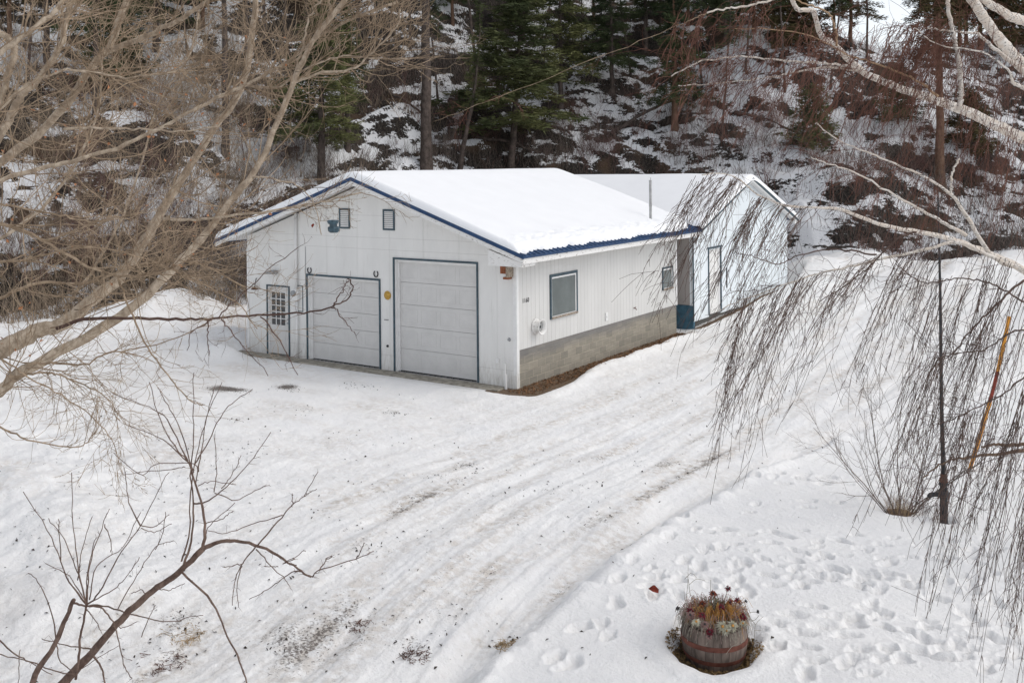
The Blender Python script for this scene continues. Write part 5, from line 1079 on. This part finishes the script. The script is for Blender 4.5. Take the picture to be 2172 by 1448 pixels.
def conifer(px_, py_, key, sc, tr, mat, bk, label, lean=(0, 0), hgt=None, sxy=1.):
    p = hit(px_, py_)
    if p is None: return
    o = empty('conifer_tree', p, label, 'conifer', 'conifers on the hillside', rng.uniform(0, 6.28)*0)
    m1, m2 = CM[key]; H = {'tall': 20, 'full': 11, 'mid': 13, 'bush': 3.2, 'thin': 15, 'full2': 12}[key]*sc
    n = 14; t = np.linspace(0, 1, n); ln = RT*lean[0]+FW*lean[1]
    P = p+UP*(t*H)[:, None]+ln*((np.sin(t*math.pi*.5)-.0)*H)[:, None]*.5+rng.normal(0, .02, (n, 3)); P[0] = p-UP*.4
    mb = MB(); rr_ = tr*(1-t*.88); rr_[0] = tr*1.25; mb.tube(P, rr_, 9); mb.build('trunk', M[bk], o, smooth=True)
    rz_ = rng.uniform(0, 6.28); sh = Matrix.Identity(4); 
    for me, nm, mt_ in ((m1, 'crown', mat), (m2, 'branches', bk)):
        me2 = me if len(me.materials) == 0 else me.copy()
        if len(me2.materials): me2.materials.clear()
        me2.materials.append(M[mt_]); c = bpy.data.objects.new(nm, me2); COL.objects.link(c); c.parent = o; c.scale = (sc*sxy, sc*sxy, sc); c.rotation_euler = (lean[1]*-.3, lean[0]*.3, rz_); c.location = tuple(ln*H*.18)
conifer(905, 372, 'tall', 1.1, .33, 'needledark', 'pinebark', 'tall straight grey trunk rising behind the garage roof centre')
conifer(683, 396, 'full', .85, .22, 'needle', 'pinebark', 'evergreen with bare lower trunk behind the garage gable left slope', sxy=1.25)
conifer(738, 325, 'mid', .62, .18, 'needle', 'pinebark', 'short evergreen just right of the one behind the gable')
conifer(478, 335, 'tall', .8, .19, 'needledark', 'pinebark', 'dark trunk seen between the two left pale limbs')
conifer(205, 245, 'mid', .9, .16, 'needledark', 'pinebark', 'dark-trunked evergreen high on the far left slope')
conifer(1082, 374, 'full', 1.05, .24, 'needle', 'pinebark', 'broad green evergreen above the middle of the garage roof', (.12, 0), sxy=1.75)
conifer(972, 372, 'thin', .62, .15, 'needle', 'pinebark', 'slim leaning evergreen left of the broad green one', (.28, 0))
conifer(1190, 235, 'full2', .85, .18, 'needle', 'pinebark', 'evergreen with level green boughs right of the broad one', sxy=1.3)
conifer(1298, 200, 'full2', .8, .16, 'needledark', 'pinebark', 'dark evergreen standing over the rock ledge')
conifer(1432, 278, 'full2', .80, .22, 'needledark', 'pinebarkbrown', 'evergreen with warm brown trunk above the rear building roof')
conifer(1370, 110, 'full', .9, .16, 'needledark', 'pinebark', 'dark evergreen high on the slope at the top centre right')
conifer(560, 85, 'thin', .9, .10, 'needledark', 'pinebark', 'slim dark pole tree at the top left of centre')
conifer(604, 88, 'thin', .8, .09, 'needledark', 'pinebark', 'second slim dark pole tree right of its twin')
conifer(1012, 165, 'thin', .8, .11, 'needledark', 'pinebark', 'thin dark leaning tree above the roof ridge', (-.15, 0))
conifer(1995, 405, 'tall', .75, .26, 'needlebrown', 'pinebarkbrown', 'brown-trunked conifer behind the birch boughs on the right')
conifer(1725, 325, 'bush', 1.15, .07, 'needle', 'pinebark', 'rounded green juniper bush on the right slope')
conifer(1905, 265, 'bush', .95, .07, 'needledark', 'pinebark', 'dark green juniper under the thick birch bough')
conifer(2060, 330, 'bush', 1.1, .07, 'needlebrown', 'pinebark', 'olive juniper right of the brown-trunked conifer')
conifer(1640, 110, 'full', .65, .14, 'needlebrown', 'pinebarkbrown', 'brownish conifer on the snowy crest left of the sky gap')
conifer(1930, 100, 'full', .75, .16, 'needlebrown', 'pinebarkbrown', 'brownish conifer on the crest right of the sky gap')
conifer(1985, 110, 'full2', .7, .16, 'needlebrown', 'pinebarkbrown', 'second brownish conifer on the crest')
conifer(1770, 100, 'mid', .42, .12, 'needlebrown', 'pinebarkbrown', 'small brown conifer on the crest before the sky')
conifer(2105, 100, 'full', .55, .14, 'needlebrown', 'pinebarkbrown', 'brown conifer on the crest at the far right')
conifer(330, 110, 'full2', .8, .17, 'needledark', 'pinebark', 'dark evergreen behind the bent left limb')
conifer(650, 60, 'full', .6, .14, 'needle', 'pinebark', 'green evergreen at the top edge left of centre')
conifer(760, 80, 'mid', .7, .14, 'needledark', 'pinebark', 'dark evergreen near the top edge over the gable')
conifer(1540, 100, 'full', .7, .15, 'needledark', 'pinebark', 'evergreen on the upper slope above the rear roof')
conifer(1110, 90, 'full', .85, .16, 'needledark', 'pinebark', 'dark evergreen behind the broad green one')
conifer(100, 130, 'mid', .9, .16, 'needlebrown', 'pinebark', 'brownish evergreen in the top left corner')
conifer(870, 110, 'thin', .8, .11, 'needledark', 'pinebark', 'slim evergreen left of the tall grey trunk')

for a_, b_, lb_ in ((1885, 93, 'wide olive-brown conifer on the crest, left one filling the sky gap'), (1935, 95, 'wide olive-brown conifer on the crest, right one filling the sky gap'), (2080, 100, 'wide olive-brown conifer on the crest beyond the thick birch boughs')):
    conifer(a_, b_, 'full', .95, .15, 'needlebrown', 'pinebarkbrown', lb_, sxy=1.7)
for a_, b_, k_, s_c, lb_ in ((1805, 96, 'full2', .72, 'brownish conifer on the crest beside the bent white bough'), (1878, 92, 'full', .8, 'tall brownish conifer on the crest in the middle of the sky gap'), (1958, 96, 'full2', .78, 'brownish conifer on the crest left of the upright white bough'), (2035, 98, 'full', .85, 'brownish conifer on the crest behind the upright white bough'), (2125, 100, 'full2', .6, 'brownish conifer on the crest beside the right birch bough'), (1600, 70, 'full2', .6, 'brown-green conifer at the top edge left of the sky gap'), (1845, 95, 'bush', 1.2, 'low brown juniper on the crest under the sky gap'), (1890, 88, 'full', .62, 'brown conifer right beside the sky gap'), (2050, 95, 'full2', .6, 'brown conifer on the crest near the white birch trunk'),
      (2150, 110, 'bush', 1.4, 'brown juniper on the crest at the right edge'), (1690, 105, 'bush', 1.5, 'brown juniper on the snowy crest'), (1260, 60, 'full', .8, 'evergreen at the top edge over the ledge'), (1460, 60, 'full2', .8, 'dark evergreen at the top edge above the brown trunk'), (430, 60, 'full', .8, 'dark evergreen at the top edge behind the left limbs'), (20, 90, 'full', .8, 'brownish evergreen at the top left edge'), (250, 180, 'bush', 1.3, 'dark juniper behind the left limbs'), (960, 60, 'full', .7, 'evergreen at the top edge over the roof ridge')):
    conifer(a_, b_, k_, s_c, .13, 'needlebrown' if a_ > 1560 or a_ < 100 else 'needledark', 'pinebarkbrown', lb_)
def undergrowth(n, ur, sr, mat, seed_, L0, L1, rr_, name, label):
    g = np.random.default_rng(seed_); u = g.uniform(ur[0], ur[1], n); s_ = sr[0]+(sr[1]-sr[0])*g.random(n)**1.3
    D_ = D0(u)+s_; xx = CAM[0]+u*RT[0]+D_*FW[0]; yy = CAM[1]+u*RT[1]+D_*FW[1]
    k = (fbm(u/2.6, s_/1.8, 3, seed_+50)+.12*sst(9, 0, s_)-.3*(sst(9.5, 11, u)*sst(16, 14.8, u)*sst(6, 3, s_))) > .53; xx, yy, u, s_ = xx[k], yy[k], u[k], s_[k]; n = len(xx); zz = gh(xx, yy)
    P = np.stack([xx, yy, zz-.03], 1); L_ = g.uniform(L0, L1, n)[:, None]; d = g.normal(0, .38, (n, 3)); d[:, 2] = 1; d /= np.linalg.norm(d, axis=1)[:, None]
    d2 = d+g.normal(0, .3, (n, 3)); d2 /= np.linalg.norm(d2, axis=1)[:, None]; P1 = P+d*L_*.5; P2 = P1+d2*L_*.5
    A1 = np.cross(d, g.normal(0, 1, (n, 3))); A1 /= np.linalg.norm(A1, axis=1)[:, None]; B1 = np.cross(d, A1); V_ = []
    for Pq, rq in ((P, rr_), (P1, rr_*.75), (P2, rr_*.3)):
        for a in (0, 2.094, 4.189): V_.append(Pq+(A1*math.cos(a)+B1*math.sin(a))*rq)
    V_ = np.stack(V_, 1).reshape(-1, 3); i_ = np.arange(n)*9; Qs = [np.stack([i_+b*3+a, i_+b*3+(a+1) % 3, i_+b*3+3+(a+1) % 3, i_+b*3+3+a], 1) for b in (0, 1) for a in (0, 1, 2)]
    mb = MB(); mb.add(V_, np.concatenate(Qs)); return mb.build(name, mat, label=label, cat='undergrowth', kind='stuff')
for i_, (a_, b_) in enumerate(((400, 120), (520, 130), (700, 120), (820, 150), (1060, 60), (1150, 150), (1235, 130), (1340, 170), (1400, 60), (1490, 190), (1580, 150), (1665, 200), (1760, 190), (1840, 130), (280, 60), (60, 200), (930, 220), (1530, 300))):
    conifer(a_, b_, 'thin', .62+.3*((i_*37) % 10)/10, .075, 'needledark', 'pinebark', 'slim %s pole tree %s on the slope %s' % ('leaning dark' if i_ % 2 else 'straight dark', 'high' if b_ < 160 else 'midway', ('behind the left limbs' if a_ < 450 else 'above the gable' if a_ < 760 else 'over the left of the roof ridge' if a_ < 1000 else 'over the middle of the roof ridge' if a_ < 1200 else 'over the right of the roof ridge' if a_ < 1420 else 'above the rear building' if a_ < 1620 else 'behind the long birch bough')), (((i_*53) % 7-3)*.06, 0))
undergrowth(34000, (-20, 32), (.2, 26), M['shrubgrey'], 5, .25, 1.0, .011, 'undergrowth', 'grey-brown twiggy undergrowth poking through the hillside snow')
undergrowth(7000, (-4, 32), (.2, 22), M['shrubred'], 9, .25, 1.1, .011, 'undergrowth', 'reddish twiggy undergrowth on the middle and right of the hillside')
undergrowth(13000, (-26, -4), (-.8, 18), M['shrubtan'], 13, .4, 1.5, .012, 'undergrowth', 'tan brush tangle at the foot of the left hillside')
for (a_, b_), (c_, d_), r_, lb_ in (((1290, 300), (1450, 215), .12, 'fallen dark log slanting up the slope above the rear roof'), ((1010, 300), (1150, 340), .10, 'fallen log lying behind the garage ridge'), ((820, 205), (905, 262), .09, 'fallen trunk left of the tall grey trunk'), ((1560, 250), (1700, 300), .09, 'fallen dark log among the birch twigs')):
    p = hit(a_, b_); q = hit(c_, d_)
    if p is not None and q is not None:
        mb = MB(); pts = curve([p+UP*.25, (p+q)/2+UP*.45, q+UP*.3], 12)+rng.normal(0, .03, (12, 3)); mb.tube(pts, np.linspace(r_, r_*.6, 12), 8, True); mb.build('fallen_log', M['pinebark'], loc=p, label=lb_, cat='log', smooth=True)
# ================================================================= HILLSIDE SHRUBS
SM = []
for nst, H, lean, kids in ((14, 2.6, .45, 4), (11, 3.2, .35, 5), (18, 1.7, .7, 4), (16, 2.2, .6, 4), (9, 3.8, .3, 5)):
    mb = shrub_mesh(nst, H, .25, .016, .28, None, lean=lean, kids=kids); me = bpy.data.meshes.new('bare_shrub'); mk_mesh(me, np.concatenate(mb.v), np.concatenate(mb.q)); SM.append(me)
SV = {}
def shrub(px_, py_, kind, v_, sc):
    p = hit(px_, py_, 30)
    if p is None or (-10.8 < p[0] < 1.2 and -1 < p[1] < 21.6): return
    u_, D_ = camuv(p[0], p[1]); s_ = float(D_-D0(u_))
    if 9.5 < u_ < 15.6 and s_ < 4.5: return
    key = (kind, v_)
    if key not in SV:
        me = SM[v_].copy(); me.materials.append(M[kind]); SV[key] = me
    o = bpy.data.objects.new('bare_shrub', SV[key]); COL.objects.link(o); o.location = tuple(float(q) for q in p-UP*.05); o.rotation_euler = (rng.normal(0, .12), rng.normal(0, .12), rng.uniform(0, 6.28)); o.scale = (sc, sc, sc*rng.uniform(.85, 1.15))
    lab, grp = {'shrubgrey': ('grey-brown leafless shrub on the snowy hillside', 'grey leafless shrubs on the hillside'), 'shrubred': ('reddish leafless shrub on the snowy hillside', 'reddish leafless shrubs on the hillside'), 'shrubtan': ('tan leafless bush in the thicket at the left hill foot', 'tan thicket bushes on the left')}[kind]
    where = 'at the far left' if px_ < 230 else 'behind the left limbs' if px_ < 430 else 'left of the gable' if px_ < 620 else 'behind the gable' if px_ < 900 else 'behind the garage roof' if px_ < 1250 else 'behind the rear building' if px_ < 1600 else 'right of the rear building' if px_ < 1850 else 'behind the birch boughs'
    hi = 'high up' if py_ < 240 else 'low down' if py_ > 360 else 'midway up'
    lab = {'shrubgrey': 'grey-brown', 'shrubred': 'reddish', 'shrubtan': 'tan'}[kind]+' leafless shrub %s on the hillside %s' % (hi, where)
    tag(o, lab, 'shrub', {'shrubgrey': 'grey', 'shrubred': 'reddish', 'shrubtan': 'tan'}[kind]+' shrubs %s %s' % (hi, where))
for _ in range(78):   # left thicket
    a, b = rng.uniform(-60, 520), rng.uniform(150, 650); shrub(a, b, 'shrubtan' if rng.random() < .62 else 'shrubred', rng.integers(0, 5), rng.uniform(.6, 1.05))
for _ in range(46):
    a, b = rng.uniform(380, 860), rng.uniform(230, 600); shrub(a, b, 'shrubgrey' if rng.random() < .7 else 'shrubred', rng.integers(0, 5), rng.uniform(.45, .85))
for _ in range(54):
    a, b = rng.uniform(850, 1650), rng.uniform(240, 372); shrub(a, b, 'shrubgrey' if rng.random() < .5 else 'shrubred', rng.integers(0, 5), rng.uniform(.45, .85))
for _ in range(50):
    a, b = rng.uniform(1600, 2200), rng.uniform(180, 540); shrub(a, b, 'shrubred' if rng.random() < .7 else 'shrubgrey', rng.integers(0, 5), rng.uniform(.45, .9))
for _ in range(30):
    a, b = rng.uniform(200, 1700), rng.uniform(60, 240); shrub(a, b, 'shrubgrey', rng.integers(0, 5), rng.uniform(.35, .6))
for _ in range(16):
    a, b = rng.uniform(420, 530), rng.uniform(540, 640); shrub(a, b, 'shrubgrey' if rng.random() < .6 else 'shrubred', rng.integers(0, 5), rng.uniform(.5, .8))
